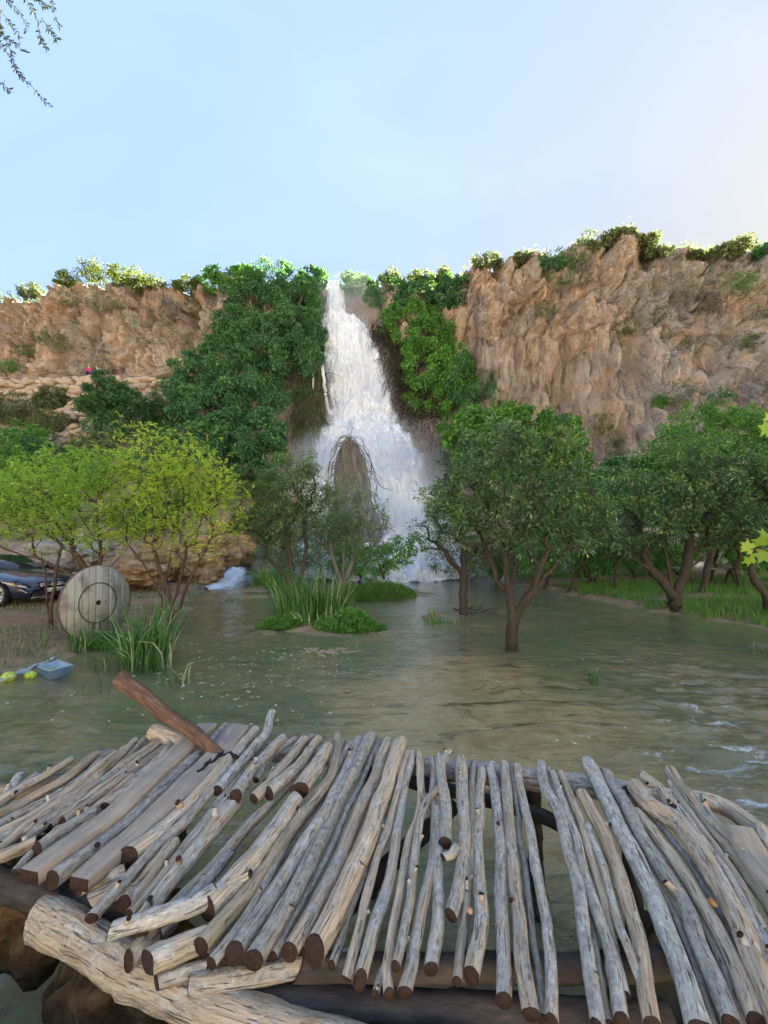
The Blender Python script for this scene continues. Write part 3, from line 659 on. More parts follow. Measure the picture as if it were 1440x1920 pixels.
def tree(name, label, cat, base, blobs, nt_, seed, leaf, L=0.07, W=0.42, per=30, spread=0.16, r0=0.08, rtip=0.004, trunks=(), bark=None, group=None,
         droop=0.25, w=0.35, seg=0.2, jit=0.06, dead=0.0, compound=False, base_rnd=0.0):
    rs = np.random.RandomState(seed); bark = bark or M_BARK; base = np.asarray(base, float) - (0, 0, .22)
    root = thing(name, label, cat, base, group)
    T, u, k = in_blobs(blobs, nt_, rs, 0.35)
    nodes, par, chains = grow(base, T, rs, trunks, w, seg, jit)
    obj('trunk', branch_mesh('trunk', nodes, par, chains, r0, rtip, bark), root)
    tips = [c for c in chains[len(trunks):]]
    pos = []; dr = []; rn = []
    for c in tips:
        if rs.rand() < dead: continue
        p = nodes[c]; q = rs.rand() * 0.6 - 0.28
        nl = int(per * rs.uniform(0.5, 1.5))
        L0 = np.linalg.norm(p[-1] - p[0]); tmin = max(0.0, 1 - (0.45 + 0.25 * rs.rand()))
        ax = unit(p[-1] - p[-2] if len(p) > 1 else np.array((0, 0, 1.0)))
        if compound:                                     # little fronds of paired leaflets
            for _ in range(max(1, nl // 12)):
                t = tmin + (1 - tmin) * rs.rand() ** 0.7; s = t * (len(p) - 1); i = min(int(s), len(p) - 2); o = p[i] + (p[i + 1] - p[i]) * (s - i)
                fd = unit(ax * 0.5 + rs.normal(0, 0.6, 3) + np.array((0, 0, 0.15))); fl = rs.uniform(0.12, 0.26)
                side = unit(np.cross(fd, (0, 0, 1.0)) + rs.normal(0, 0.2, 3)); o = o + rs.normal(0, spread * 0.5, 3)
                for j in range(6):
                    for sg in (-1, 1):
                        pos.append(o + fd * fl * (j + 1) / 6 - np.array((0, 0, 0.12 * fl * (j / 6) ** 2)) * 3); dr.append(fd * 0.6 + side * sg); rn.append(0.42 + q + rs.normal(0, 0.16) + base_rnd)
        else:
            t = tmin + (1 - tmin) * rs.rand(nl) ** 0.7; s = t * (len(p) - 1); i = np.minimum(s.astype(int), len(p) - 2)
            o = p[i] + (p[i + 1] - p[i]) * (s - i)[:, None]
            off = unit(rs.normal(size=(nl, 3)) + 0.3 * np.array((0, 0, 1)))
            pos += list(o + off * spread * rs.rand(nl, 1) ** 0.6); dr += list(off + ax * 0.5 - np.array((0, 0, droop)) + rs.normal(0, 0.35, (nl, 3))); rn += list(0.40 + q + rs.normal(0, 0.22, nl) + base_rnd)
    obj('crown', leaf_mesh('crown', np.array(pos), np.array(dr), L, W, leaf, np.array(rn), rs), root)
    return root
def bush(name, label, cat, blobs, seed, leaf, n=4000, L=0.14, W=0.6, clump=0.33, group=None, base=None, stems=5, bark=None, droop=0.5, r0=0.05, rag=0.15, out=0.8, vdir=None):
    """mass of leaf clumps: big lobes carry smaller clumps, leaves sit on the clumps"""
    rs = np.random.RandomState(seed)
    base = np.asarray(base if base is not None else blobs[0][0] - np.array((0, 0, blobs[0][1][2])), float)
    root = thing(name, label, cat, base, group)
    area = np.array([np.prod(b[1]) ** (2 / 3) for b in blobs]); area /= area.sum()
    pos = []; dr = []; rn = []
    rm = np.mean([np.prod(b[1]) ** (1 / 3) for b in blobs])
    for b, a in zip(blobs, area):
        rb = np.prod(b[1]) ** (1 / 3); cr = max(clump * rb, L * 0.9); nc = max(6, int(3.6 * (rb / cr) ** 2))
        u = unit(rs.normal(size=(nc, 3))); u[:, 1] -= 0.25 * np.sign(u[:, 1] + 0.3); u = unit(u)
        rr = rs.uniform(0.72, 1.0 + rag, (nc, 1)); cc = b[0] + u * b[1] * rr
        m = max(4, int(n * a / nc))
        for c, un in zip(cc, u):
            q = rs.normal(0, 0.12)
            o = unit(rs.normal(size=(m, 3)) + un * 0.55 + np.array((0, 0, 0.35)))
            s = cr * rs.uniform(0.8, 1.3)
            p = c + o * s * rs.uniform(0.35, 1.05, (m, 1)) * np.array((1, 1, 0.8))
            pos.append(p); dr.append((o * out + rs.normal(0, 0.5, (m, 3)) - np.array((0, 0, droop))) if vdir is None else (o * 0.35 + np.asarray(vdir) + rs.normal(0, 0.25, (m, 3))))
            rn.append(0.42 + q + rs.normal(0, 0.2, m))
    pos = np.concatenate(pos); dr = np.concatenate(dr); rn = np.concatenate(rn)
    T = np.concatenate([b[0][None] + rs.normal(0, 0.35, (stems, 3)) * b[1] for b in blobs])
    nodes, par, chains = grow(base, T, rs, (), 0.35, max(0.2, rm * 0.25), 0.06)
    obj('trunk', branch_mesh('trunk', nodes, par, chains, r0, r0 * 0.15, bark or M_BARK), root)
    obj('crown', leaf_mesh('crown', pos, dr, L, W, leaf, rn, rs), root)
    return root

# ------------------------------------------------------------------ big trees on the rock beside the falls
bush('fig_tree', 'tall dark green tree covering the rock left of the waterfall, reaching the skyline', 'tree',
     [pblob(515, 545, 37.5, 62, 42, 1.8), pblob(560, 570, 37, 36, 58, 1.6), pblob(480, 590, 36.5, 55, 55, 1.9), pblob(560, 625, 35, 40, 45, 1.7), pblob(510, 640, 34.5, 62, 55, 2.0), pblob(545, 690, 33, 46, 48, 1.6), pblob(445, 615, 36, 35, 40, 1.4), pblob(490, 690, 33, 50, 40, 1.6)],
     101, L_FIG, 52000, 0.21, 0.62, 0.28, base=P(540, 745, 33.5), r0=0.25, rag=0.22)
bush('fig_tree', 'broad dark tree hanging over the slope below the tall tree left of the waterfall', 'tree',
     [pblob(375, 715, 29.5, 50, 42, 1.6), pblob(430, 690, 30.5, 50, 48, 1.7), pblob(475, 750, 29, 55, 40, 1.6), pblob(400, 770, 28, 62, 40, 1.6)],
     102, L_FIG, 26000, 0.21, 0.62, 0.3, base=P(440, 850, 29), r0=0.2, rag=0.22)
bush('fig_tree', 'low glossy dark tree at the foot of the left rock above the yellow-green trees', 'tree',
     [pblob(395, 825, 25, 50, 40, 1.3), pblob(465, 815, 25, 58, 42, 1.4), pblob(500, 850, 24.5, 32, 28, 1.0), pblob(430, 860, 24, 48, 24, 1.0)],
     103, L_FIG, 18000, 0.2, 0.62, 0.3, base=P(450, 930, 25), r0=0.16)
bush('fig_tree', 'leafy bright-topped tree on the rock right of the waterfall', 'tree',
     [pblob(765, 610, 36.3, 40, 38, 1.5), pblob(800, 640, 35.5, 42, 42, 1.5), pblob(795, 690, 34.5, 40, 45, 1.5), pblob(815, 740, 33.2, 46, 42, 1.4), pblob(850, 695, 34, 38, 40, 1.4), pblob(740, 600, 37, 22, 22, 0.9), pblob(812, 600, 36.5, 18, 22, .8)],
     104, L_VINE, 34000, 0.21, 0.62, 0.3, base=P(815, 785, 33.6), r0=0.2, rag=0.2)
bush('feathery_shrub', 'feathery green shrub on the right flank of the bright-topped tree', 'shrub',
     [pblob(880, 720, 32.5, 34, 45, 1.1), pblob(905, 755, 31.5, 28, 30, 0.9)], 105, L_FIG, 5200, 0.26, 0.3, 0.3, base=P(885, 790, 32), r0=0.1, rag=0.3)
bush('hanging_grass_clump', 'fresh green plume of hanging grass under the bright-topped tree', 'grass',
     [pblob(868, 800, 28, 34, 34, 1.0), pblob(905, 790, 27.5, 30, 26, .9)], 106, L_GRASS, 5000, 0.5, 0.09, 0.35, base=P(880, 850, 28.2), r0=0.05, vdir=(0, -0.4, -0.7))
bush('climbing_vine_mass', 'rounded mound of bright green creeper at the foot of the cliff', 'shrub',
     [pblob(920, 800, 24.5, 62, 28, 1.3), pblob(990, 805, 24, 52, 34, 1.3), pblob(1050, 830, 23.5, 38, 46, 1.2), pblob(1068, 880, 23, 28, 50, 1.0), pblob(880, 830, 24.5, 44, 30, 1.2), pblob(960, 850, 23.5, 90, 50, 1.3)],
     107, L_VINE, 22000, 0.2, 0.8, 0.25, base=P(980, 960, 23.5), r0=0.12)
bush('round_bush', 'rounded blue-green bush between the orange tree and the right trees', 'shrub',
     [pblob(1170, 905, 19.5, 52, 36, 1.1), pblob(1130, 930, 19, 40, 40, 1.0), pblob(1220, 925, 19, 40, 40, 1.0)], 108, L_FIG, 9000, 0.2, 0.55, 0.28, base=P(1170, 1010, 19.5), r0=0.1)
bush('tall_bush', 'tall soft green bush in front of the right cliff', 'tree',
     [pblob(1330, 810, 20, 62, 42, 1.4), pblob(1390, 815, 19.5, 48, 46, 1.3), pblob(1270, 850, 19.5, 55, 45, 1.3), pblob(1350, 870, 18.5, 90, 50, 1.4), pblob(1240, 890, 19, 50, 45, 1.2), pblob(1440, 860, 18.5, 50, 60, 1.3)],
     109, L_VINE, 22000, 0.17, 0.4, 0.22, base=P(1330, 1000, 19.5), r0=0.14, rag=0.3)

# creeper hanging over the lip of the plateau
for i, (pts, lab, leaf) in enumerate([
    ([(655, 530, 26, 18), (680, 545, 26, 22), (700, 560, 16, 16)], 'creeper on the rock lip just right of the waterfall crest', L_VINE),
    ([(730, 545, 40, 20), (775, 555, 32, 26), (800, 548, 40, 26)], 'dark creeper draped along the rim above the bright-topped tree', L_FIG),
    ([(840, 550, 26, 28), (865, 545, 18, 24)], 'curtain of creeper at the left end of the right cliff rim', L_FIG),
    ([(430, 518, 48, 16), (400, 530, 30, 16), (465, 512, 30, 14)], 'low creeper along the rim left of the tall dark tree', L_VINE),
    ([(585, 525, 26, 22), (575, 545, 22, 24), (600, 520, 10, 12)], 'creeper on the rock lip just left of the waterfall crest', L_FIG)]):
    bl = []
    for (x, y, rx, ry) in pts:
        D = on_cliff(x, y, 3.5, 6)[1]; bl.append(pblob(x, y, D - 0.2, rx, ry, 0.7))
    bush('creeper', lab, 'creeper', bl, 120 + i, leaf, 4200, 0.24, 0.7, 0.3, base=bl[0][0] + (0, 0.5, 0.4), r0=0.05, stems=3)
# shrubs on the skyline
for i, (x, y, rx, ry, lf, lab) in enumerate([
    (185, 508, 26, 16, L_CROWN, 'sunlit yellow-green shrub topping the left rock knob'), (240, 520, 24, 13, L_CROWN, 'sunlit yellow shrub right of the one on the left rock knob'),
    (275, 531, 26, 10, L_CROWN, 'low sunlit yellow shrub trailing down the left skyline'), (128, 526, 17, 13, L_CROWN, 'pale sunlit shrub left of the left rock knob'),
    (350, 535, 18, 10, L_CROWN, 'small pale shrub on the skyline left of the rim creeper'), (58, 548, 16, 9, L_SCRUB, 'small grey-green shrub on the far left skyline'),
    (730, 520, 14, 9, L_CROWN, 'small shrub on the skyline right of the waterfall crest'), (793, 521, 19, 11, L_CROWN, 'rounded shrub on the skyline above the rim creeper'),
    (830, 515, 11, 9, L_CROWN, 'tiny shrub on the skyline left of the right cliff'), (914, 490, 20, 9, L_SCRUB, 'small shrub on the left shoulder of the right cliff'),
    (1385, 466, 24, 14, L_SCRUB, 'rounded grey-green shrub on the right end of the skyline'), (1348, 474, 18, 7, L_SCRUB, 'low grey-green shrub left of the rounded one on the right skyline'),
    (1432, 470, 11, 9, L_FIG, 'small dark shrub at the right edge of the skyline'), (1296, 477, 10, 4, L_SCRUB, 'tiny dry shrub on the skyline right of the highest peak'),
    (1160, 440, 26, 5, L_SCRUB, 'grey-green mat on the highest peak of the right cliff'), (1205, 454, 22, 6, L_SCRUB, 'grey-green scrub just right of the highest peak'),
    (1110, 460, 30, 7, L_SCRUB, 'grey-green creeper left of the highest peak'), (1055, 492, 34, 11, L_FIG, 'green creeper in the dip of the right cliff rim'),
    (1235, 473, 22, 5, L_SCRUB, 'low grey-green scrub on the slope right of the peak'), (985, 485, 18, 4, L_SCRUB, 'thin grey-green cover on the left buttress top')]):
    c = on_cliff(x, y + ry * 0.7, 4.5, 6.2); D = c[1] + 0.1
    b = pblob(x, y, D, rx, ry, pxw(rx, D) * 0.8)
    bush('skyline_shrub', lab, 'shrub', [b, (b[0] + (pxw(rx, D) * 0.55, 0, -pxw(ry, D) * 0.35), b[1] * 0.6), (b[0] - (pxw(rx, D) * 0.55, 0, pxw(ry, D) * 0.4), b[1] * 0.6)], 140 + i, lf, 1500, 0.24, 0.4, 0.4, group='shrubs along the cliff top', base=b[0] - (0, 0, b[1][2] * 1.2), r0=0.05, rag=0.4)
# scrub clinging to the cliff faces
for i, (x, y, rx, ry, lf, lab) in enumerate([
    (278, 632, 32, 28, L_FIG, 'dark grey-green bush in the hollow of the left cliff'), (205, 570, 24, 12, L_SCRUB, 'grey scrub under the left rock knob'),
    (300, 580, 30, 20, L_DRY, 'tangle of dry hanging stems on the left cliff'), (365, 575, 18, 12, L_SCRUB, 'grey-green scrub right of the dry tangle'), (60, 625, 26, 16, L_SCRUB, 'dark scrub under the hollows of the far left cliff'),
    (48, 660, 13, 9, L_SCRUB, 'small scrub above the path on the far left'), (100, 640, 22, 12, L_SCRUB, 'grey scrub between the left hollows and the bare orange wall'), (15, 688, 18, 10, L_VINE, 'green bush beside the path at the left edge'),
    (120, 560, 18, 14, L_SCRUB, 'dark scrub below the pale skyline shrub'), (345, 655, 26, 18, L_SCRUB, 'grass-grey scrub at the right end of the path'),
    (1082, 515, 20, 38, L_DRY, 'grey curtain of dead stems hanging from the right rim'), (1050, 520, 22, 16, L_FIG, 'dark green scrub in the cleft of the right rim'), (1172, 612, 12, 10, L_SCRUB, 'single green tuft in the middle of the right cliff'),
    (1022, 580, 14, 10, L_SCRUB, 'small scrub on the left part of the right cliff'), (950, 745, 9, 8, L_VINE, 'single bright tuft low on the left of the right cliff'), (915, 700, 14, 12, L_SCRUB, 'dark tuft in a niche near the bright-topped tree'),
    (1300, 545, 26, 14, L_SCRUB, 'grey-green scrub high on the grey rock'), (1385, 530, 26, 14, L_VINE, 'green scrub on the upper right slope'), (1420, 570, 24, 26, L_SCRUB, 'grey-green scrub at the right edge of the cliff'),
    (1265, 645, 24, 22, L_SCRUB, 'dark scrub in the gully left of the grey rock'), (1355, 738, 18, 10, L_FIG, 'blue-green cushion plant under the round recess'), (1285, 730, 22, 16, L_SCRUB, 'scrub below the grey rock gully'),
    (1120, 790, 18, 14, L_SCRUB, 'scrub at the foot of the right cliff'), (1400, 655, 16, 12, L_SCRUB, 'pale scrub beside the small dark hole'), (1225, 755, 10, 10, L_VINE, 'little yellow-green tuft low on the right cliff'), (1240, 590, 16, 14, L_SCRUB, 'scrub right of the cave in the right cliff'),
    (1325, 575, 20, 14, L_DRY, 'dry brown scrub on top of the grey rock'), (1140, 840, 16, 18, L_SCRUB, 'olive scrub just above the round blue-green bush')]):
    c = on_cliff(x, y, 2.2, 5.2); D = c[1]
    b = (c + (0, -0.15, 0), np.array((pxw(rx, D), pxw(min(rx, ry), D) * 0.7, pxw(ry, D))))
    bush('cliff_scrub', lab, 'scrub', [b, (b[0] + (b[1][0] * 0.5, 0.1, -b[1][2] * 0.3), b[1] * 0.55)], 180 + i, lf, 800, 0.15 if lf is not L_DRY else 0.5, 0.4 if lf is not L_DRY else 0.06, 0.3, group='scrub clinging to the cliffs', base=c + (0, 0.15, -b[1][2] * 0.6), r0=0.03, rag=0.7, stems=3, vdir=(0, -0.2, -1) if lf is L_DRY else None)
# left slope
def slope(x, y): return on_cliff(x, y, 0.9, 2.6)
bush('conifer_bush', 'dark layered evergreen bush in front of the stone wall', 'shrub',
     [pblob(205, 735, 29, 30, 16, 1.2), pblob(215, 765, 28.7, 52, 18, 1.3), pblob(185, 760, 28.6, 30, 12, 1.0), pblob(195, 712, 29.4, 12, 12, 0.6), pblob(230, 742, 29, 22, 14, 0.9)], 230, L_PINE, 8000, 0.3, 0.28, 0.22, base=slope(212, 800), r0=0.1, droop=-0.1, rag=0.25)
for i, (x, y, rx, ry, lf, lab) in enumerate([
    (40, 822, 42, 26, L_VINE, 'green bush on the left slope above the car'), (100, 790, 24, 16, L_SCRUB, 'grey-green bush below the stone wall'), (95, 745, 22, 16, L_SCRUB, 'grey bush against the left part of the stone wall'),
    (30, 770, 40, 22, L_SCRUB, 'dull scrub at the left edge of the slope'), (75, 850, 40, 22, L_FIG, 'dark green bush just above the yellow-green crown'), (235, 805, 60, 26, L_FIG, 'dark bush below the layered evergreen'),
    (310, 770, 34, 30, L_PINE, 'dark shrub right of the layered evergreen'), (340, 830, 40, 34, L_FIG, 'dense dark bush under the broad tree'), (15, 870, 40, 24, L_VINE, 'bright bush at the left edge above the car'),
    (170, 840, 40, 18, L_SCRUB, 'brownish scrub in the middle of the left slope'), (150, 880, 50, 26, L_VINE, 'green bush behind the left yellow-green crown'), (290, 870, 46, 30, L_FIG, 'dark bush behind the right yellow-green crown'),
    (350, 920, 60, 30, L_VINE, 'shaded green bush behind the multi-stemmed tree'), (470, 900, 46, 28, L_VINE, 'hanging green bush below the dark glossy tree'), (60, 930, 60, 34, L_VINE, 'green bush behind the car'), (270, 960, 50, 30, L_VINE, 'green bush above the ochre bank'), (520, 965, 44, 30, L_SCRUB, 'olive bush on the left bank below the waterfall')]):
    c = slope(x, y + ry * 0.5); D = c[1] - 0.3
    bush('slope_bush', lab, 'bush', [pblob(x, y, D, rx, ry, pxw(rx, D) * 0.7), pblob(x + rx * 0.5, y + ry * 0.35, D - 0.2, rx * 0.6, ry * 0.7), pblob(x - rx * 0.5, y + ry * 0.3, D - 0.2, rx * 0.6, ry * 0.7)], 240 + i, lf, 4200, 0.2, 0.45, 0.28, group='bushes on the left slope', base=c, r0=0.05, rag=0.3, stems=3)

def rim_green():
    rs = np.random.RandomState(61); edge = CLV[np.argmin(np.abs(CLK[:, 0] - 5.0)):, :, :]; e0 = CLV[np.argmin(np.abs(CLK[:, 0] - 5.0))]; px = to_px(e0)[0]
    pos, rn, dr = [], [], []
    for x0, x1, n, h in ((-60, 600, 5200, .35), (650, 870, 2600, .4), (880, 1500, 9000, .45)):
        ok = np.where((px > x0) & (px < x1))[0]; k = rs.choice(ok, n); p = e0[k] + rs.normal(0, 1, (n, 3)) * (.15, .5, .05)
        dens = fbm(np.stack([p[:, 0] * .35, 0 * k, 0 * k], -1), 3, 7); keep = dens > -.25 + .5 * rs.rand(n)
        p = p[keep]; dd = dens[keep]; m = len(p); p[:, 2] += rs.rand(m) ** 1.5 * h * (1 + 1.5 * np.clip(dd, 0, 1)) - .12 - .5 * (rs.rand(m) < .3) * rs.rand(m); p[:, 1] -= .25 * (rs.rand(m) < .5)
        pos.append(p); rn.append(rs.normal(.45, .22, m)); dr.append(rs.normal(0, .5, (m, 3)) + (0, -.1, .5))
    pos = np.concatenate(pos)
    obj('rim_growth', leaf_mesh('rim_growth', pos, np.concatenate(dr), .22, .35, L_CROWN, np.concatenate(rn), rs), label='thin fringe of grass and scrub along the cliff rim', cat='scrub', kind='stuff')
rim_green()
# ------------------------------------------------------------------ trees standing in and beside the stream
def gz(x, y):
    return float(land(np.array([x]), np.array([y]))[0][0])
def base_at(x, y):                                   # foot of a plant seen at a pixel, on the ground or bed
    p = G(x, y, 0.0)
    for _ in range(4): p = G(x, y, max(0.0, gz(p[0], p[1])))
    p[2] = gz(p[0], p[1]) - 0.05; return p
def Q(x, y, D, off=0.0): return P(x, y, D + off)

b = base_at(958, 1207); D = b[1]
tree('orange_tree', 'leafy dark green orange tree standing in the stream on a forked trunk', 'tree', b,
     [pblob(955, 905, D, 150, 105, 1.35), pblob(870, 930, D, 75, 75, 0.9), pblob(920, 835, D, 95, 55, 0.9), pblob(1000, 815, D + 0.2, 75, 42, 0.8), pblob(1075, 950, D, 75, 85, 0.9), pblob(1120, 985, D, 40, 60, 0.6), pblob(850, 985, D - .2, 50, 50, .6), pblob(1000, 1010, D - 0.3, 90, 40, 0.8), pblob(1040, 870, D, 60, 60, .8)],
     270, 301, L_ORANGE, 0.10, 0.42, 62, 0.17, 0.13, 0.004, group=None,
     trunks=[[b, Q(960, 1160, D), Q(955, 1100, D), Q(948, 1060, D), Q(945, 1010, D, .1), Q(930, 960, D, 0.1)], [Q(960, 1170, D), Q(978, 1135, D, -.1), Q(1000, 1105, D, -.2), Q(1008, 1080, D, -.3), Q(1030, 1030, D, -.4)],
             [Q(955, 1105, D), Q(932, 1090, D, .2), Q(925, 1060, D, .3), Q(900, 1000, D, .5)], [Q(955, 1100, D), Q(968, 1060, D, .3), Q(985, 1020, D, .5), Q(1000, 960, D, .6)], [Q(1000, 1105, D, -.2), Q(1040, 1060, D, -.1), Q(1080, 1000, D)],
             [Q(930, 960, D, .1), Q(890, 920, D), Q(860, 890, D)]])
b = base_at(868, 1152); D = b[1]
tree('thin_tree', 'thin half-bare tree in the stream just left of the orange tree', 'tree', b,
     [pblob(830, 985, D, 55, 50, 0.8), pblob(800, 1000, D, 40, 40, 0.6), pblob(870, 1000, D, 50, 40, .7), pblob(845, 940, D, 40, 35, .6)], 120, 302, L_ORANGE, 0.09, 0.4, 16, 0.14, 0.12, 0.004, dead=0.35,
     trunks=[[b, Q(868, 1100, D), Q(869, 1050, D), Q(866, 1010, D)], [Q(868, 1085, D), Q(890, 1065, D, .1), Q(900, 1040, D, .2)], [Q(868, 1080, D), Q(848, 1055, D, -.2), Q(830, 1030, D, -.3)]])
b = base_at(1266, 1150); D = b[1]
tree('orange_tree', 'spreading orange tree with several bare limbs on the right bank', 'tree', b,
     [pblob(1260, 930, D, 120, 70, 1.3), pblob(1185, 985, D, 70, 55, 1.0), pblob(1330, 900, D, 80, 60, 1.1), pblob(1280, 860, D + .3, 60, 45, .9), pblob(1350, 985, D, 70, 45, 0.9), pblob(1230, 990, D - .3, 80, 40, .9)],
     220, 303, L_ORANGE, 0.105, 0.44, 60, 0.19, 0.19, 0.005, base_rnd=0.05,
     trunks=[[b, Q(1266, 1125, D), Q(1258, 1110, D), Q(1240, 1085, D, .1), Q(1215, 1065, D, .2), Q(1185, 1045, D, .2)], [Q(1264, 1122, D), Q(1278, 1095, D, .1), Q(1290, 1050, D, .2), Q(1295, 1000, D, .3)], [Q(1258, 1110, D), Q(1255, 1070, D, .3), Q(1245, 1020, D, .5)],
             [Q(1272, 1110, D), Q(1310, 1080, D, -.3), Q(1350, 1060, D, -.4), Q(1385, 1050, D, -.4)], [Q(1285, 1060, D), Q(1330, 1035, D, .3), Q(1370, 1010, D, .4)], [Q(1215, 1065, D, .2), Q(1200, 1030, D, .5)]])
b = P(1462, 1142, 10.6); b[2] = gz(b[0], b[1]); D = 10.6
tree('orange_tree', 'dark leafy tree cut off by the right edge with a curved trunk', 'tree', b,
     [pblob(1430, 930, D, 70, 75, 1.1), pblob(1480, 880, D, 80, 70, 1.1), pblob(1400, 985, D, 45, 40, 0.8), pblob(1500, 980, D, 60, 60, .9)], 230, 304, L_ORANGE, 0.10, 0.44, 44, 0.18, 0.16, 0.005,
     trunks=[[b, Q(1440, 1120, D), Q(1418, 1095, D), Q(1410, 1060, D), Q(1418, 1010, D)], [Q(1450, 1130, D), Q(1470, 1080, D), Q(1480, 1020, D)]])
b = base_at(556, 1150); D = b[1]
tree('island_tree', 'slender dark green tree rising from the reedy islet', 'tree', b,
     [pblob(545, 915, D, 70, 60, 0.9), pblob(560, 870, D, 40, 32, 0.6), pblob(480, 980, D, 50, 40, 0.7), pblob(520, 985, D, 60, 45, 0.8), pblob(600, 960, D, 40, 45, .6), pblob(470, 930, D, 30, 25, .5)], 300, 305, L_OLIVE, 0.085, 0.4, 48, 0.14, 0.10, 0.004,
     trunks=[[b, Q(548, 1110, D), Q(545, 1060, D), Q(540, 1010, D), Q(545, 960, D)], [Q(548, 1105, D), Q(530, 1075, D), Q(505, 1050, D, .1), Q(480, 1035, D, .2)], [Q(550, 1120, D), Q(568, 1070, D, .2), Q(572, 1010, D, .3), Q(565, 940, D, .3)]])
b = base_at(640, 1125); D = b[1]
tree('grey_tree', 'grey twiggy tree with sparse leaves beside the islet tree', 'tree', b,
     [pblob(650, 960, D, 75, 60, 1.1), pblob(690, 1000, D, 60, 45, .9), pblob(620, 990, D, 50, 40, 0.8), pblob(640, 915, D, 50, 35, .8), pblob(725, 1035, D, 40, 25, .6)], 420, 306, L_OLIVE, 0.085, 0.4, 20, 0.13, 0.11, 0.0045, bark=M_GREYBARK, dead=0.25, base_rnd=0.1,
     trunks=[[b, Q(638, 1090, D), Q(625, 1050, D), Q(618, 1010, D)], [Q(638, 1100, D), Q(655, 1070, D), Q(668, 1030, D, .2), Q(680, 990, D, .3)], [Q(640, 1090, D), Q(645, 1040, D, .4), Q(650, 990, D, .5)]])
b = base_at(725, 1112); D = b[1] - 1
bush('streamside_bush', 'fresh green low bush at the right foot of the grey tree', 'bush', [pblob(745, 1035, D, 26, 20, .6), pblob(705, 1050, D, 34, 18, .6), pblob(770, 1020, D, 22, 14, .4)], 307, L_VINE, 1500, 0.14, 0.4, 0.4, base=P(720, 1085, D), rag=.3)

for i, (x, y, D, rx, ry, lf, lab) in enumerate([(600, 1035, 20.3, 60, 36, L_SCRUB, 'brownish scrub behind the islet at the foot of the falls'), (675, 1048, 20.0, 42, 26, L_VINE, 'green scrub behind the grey tree at the foot of the falls'), (545, 1020, 21.5, 44, 34, L_FIG, 'dark scrub left of the root-covered rock'),
    (870, 1045, 21.0, 48, 26, L_SCRUB, 'grey scrub behind the thin tree at the foot of the falls'), (935, 1050, 20.5, 40, 22, L_VINE, 'green scrub behind the orange tree trunk'), (620, 985, 22.0, 40, 30, L_FIG, 'dark ferny growth at the left foot of the root-covered rock')]):
    bs = P(x, y + ry, D); bs[2] = gz(bs[0], bs[1])
    bush('waterside_scrub', lab, 'scrub', [pblob(x, y, D, rx, ry, .9), pblob(x + rx * .6, y + 8, D - .2, rx * .6, ry * .7, .7), pblob(x - rx * .6, y + 8, D - .2, rx * .6, ry * .7, .7)], 350 + i, lf, 3600, .13, .35, .26, group='scrub at the foot of the falls', base=bs, r0=.05, rag=.5)
# yellow-green trees on the left bank
b = base_at(322, 1172); D = b[1]
tree('yellow_green_tree', 'multi-stemmed tree with yellowing feathery leaves behind the tall reeds', 'tree', b,
     [pblob(330, 920, D, 95, 75, 1.0), pblob(290, 860, D, 75, 60, 0.9), pblob(390, 900, D, 60, 50, 0.8), pblob(420, 960, D, 50, 40, .7), pblob(250, 950, D, 70, 60, .9), pblob(340, 1000, D, 80, 35, .8), pblob(300, 815, D, 30, 25, .4), pblob(440, 925, D, 35, 22, .5), pblob(250, 805, D, 24, 24, .35), pblob(365, 850, D + .2, 40, 30, .6), pblob(345, 815, D, 18, 18, .3), pblob(400, 1005, D - .2, 60, 30, .7), pblob(230, 1005, D - .2, 50, 26, .6)],
     760, 311, L_LIME, 0.05, 0.5, 46, 0.2, 0.075, 0.003, bark=M_TWIG, compound=True,
     trunks=[[b, Q(318, 1120, D), Q(300, 1070, D), Q(285, 1020, D)], [b, Q(330, 1110, D, .2), Q(345, 1060, D, .2), Q(350, 1010, D, .2)], [b, Q(340, 1130, D, -.1), Q(352, 1100, D, -.2), Q(375, 1050, D, -.2), Q(395, 1010, D, -.2)], [b, Q(310, 1110, D, .3), Q(318, 1050, D, .5), Q(325, 990, D, .5)], [b, Q(300, 1120, D, -.2), Q(270, 1060, D, -.4), Q(240, 1020, D, -.4)]])
b = base_at(178, 1172); b = P(182, 1150, 9.9); b[2] = gz(b[0], b[1]); D = 9.9
tree('lime_tree', 'spreading lime-green feathery tree behind the cable reel', 'tree', b,
     [pblob(100, 915, D, 95, 45, 1.1), pblob(30, 930, D, 70, 50, 1.0), pblob(160, 885, D, 80, 48, 1.0), pblob(60, 975, D, 80, 35, .9), pblob(170, 960, D, 70, 45, .9), pblob(-40, 950, D, 60, 60, .9), pblob(110, 985, D - .3, 70, 26, .8), pblob(215, 850, D + .3, 40, 38, .7), pblob(130, 860, D, 30, 26, .5), pblob(20, 880, D, 34, 26, .5), pblob(70, 870, D + .4, 26, 22, .4), pblob(180, 1010, D - .3, 70, 24, .7)],
     800, 312, L_LIMEG, 0.05, 0.5, 46, 0.2, 0.08, 0.003, bark=M_TWIG, compound=True,
     trunks=[[b, Q(150, 1095, D), Q(100, 1058, D), Q(40, 1040, D), Q(-10, 1020, D)], [b, Q(168, 1085, D, .1), Q(140, 1035, D, .1), Q(110, 985, D, .1)], [b, Q(186, 1070, D, .2), Q(188, 1020, D, .2), Q(180, 960, D, .2)], [b, Q(200, 1075, D, .1), Q(235, 1030, D, .1), Q(260, 985, D)], [b, Q(160, 1080, D, .4), Q(125, 1030, D, .6), Q(60, 980, D, .6)]])
b = base_at(97, 1180); D = b[1]
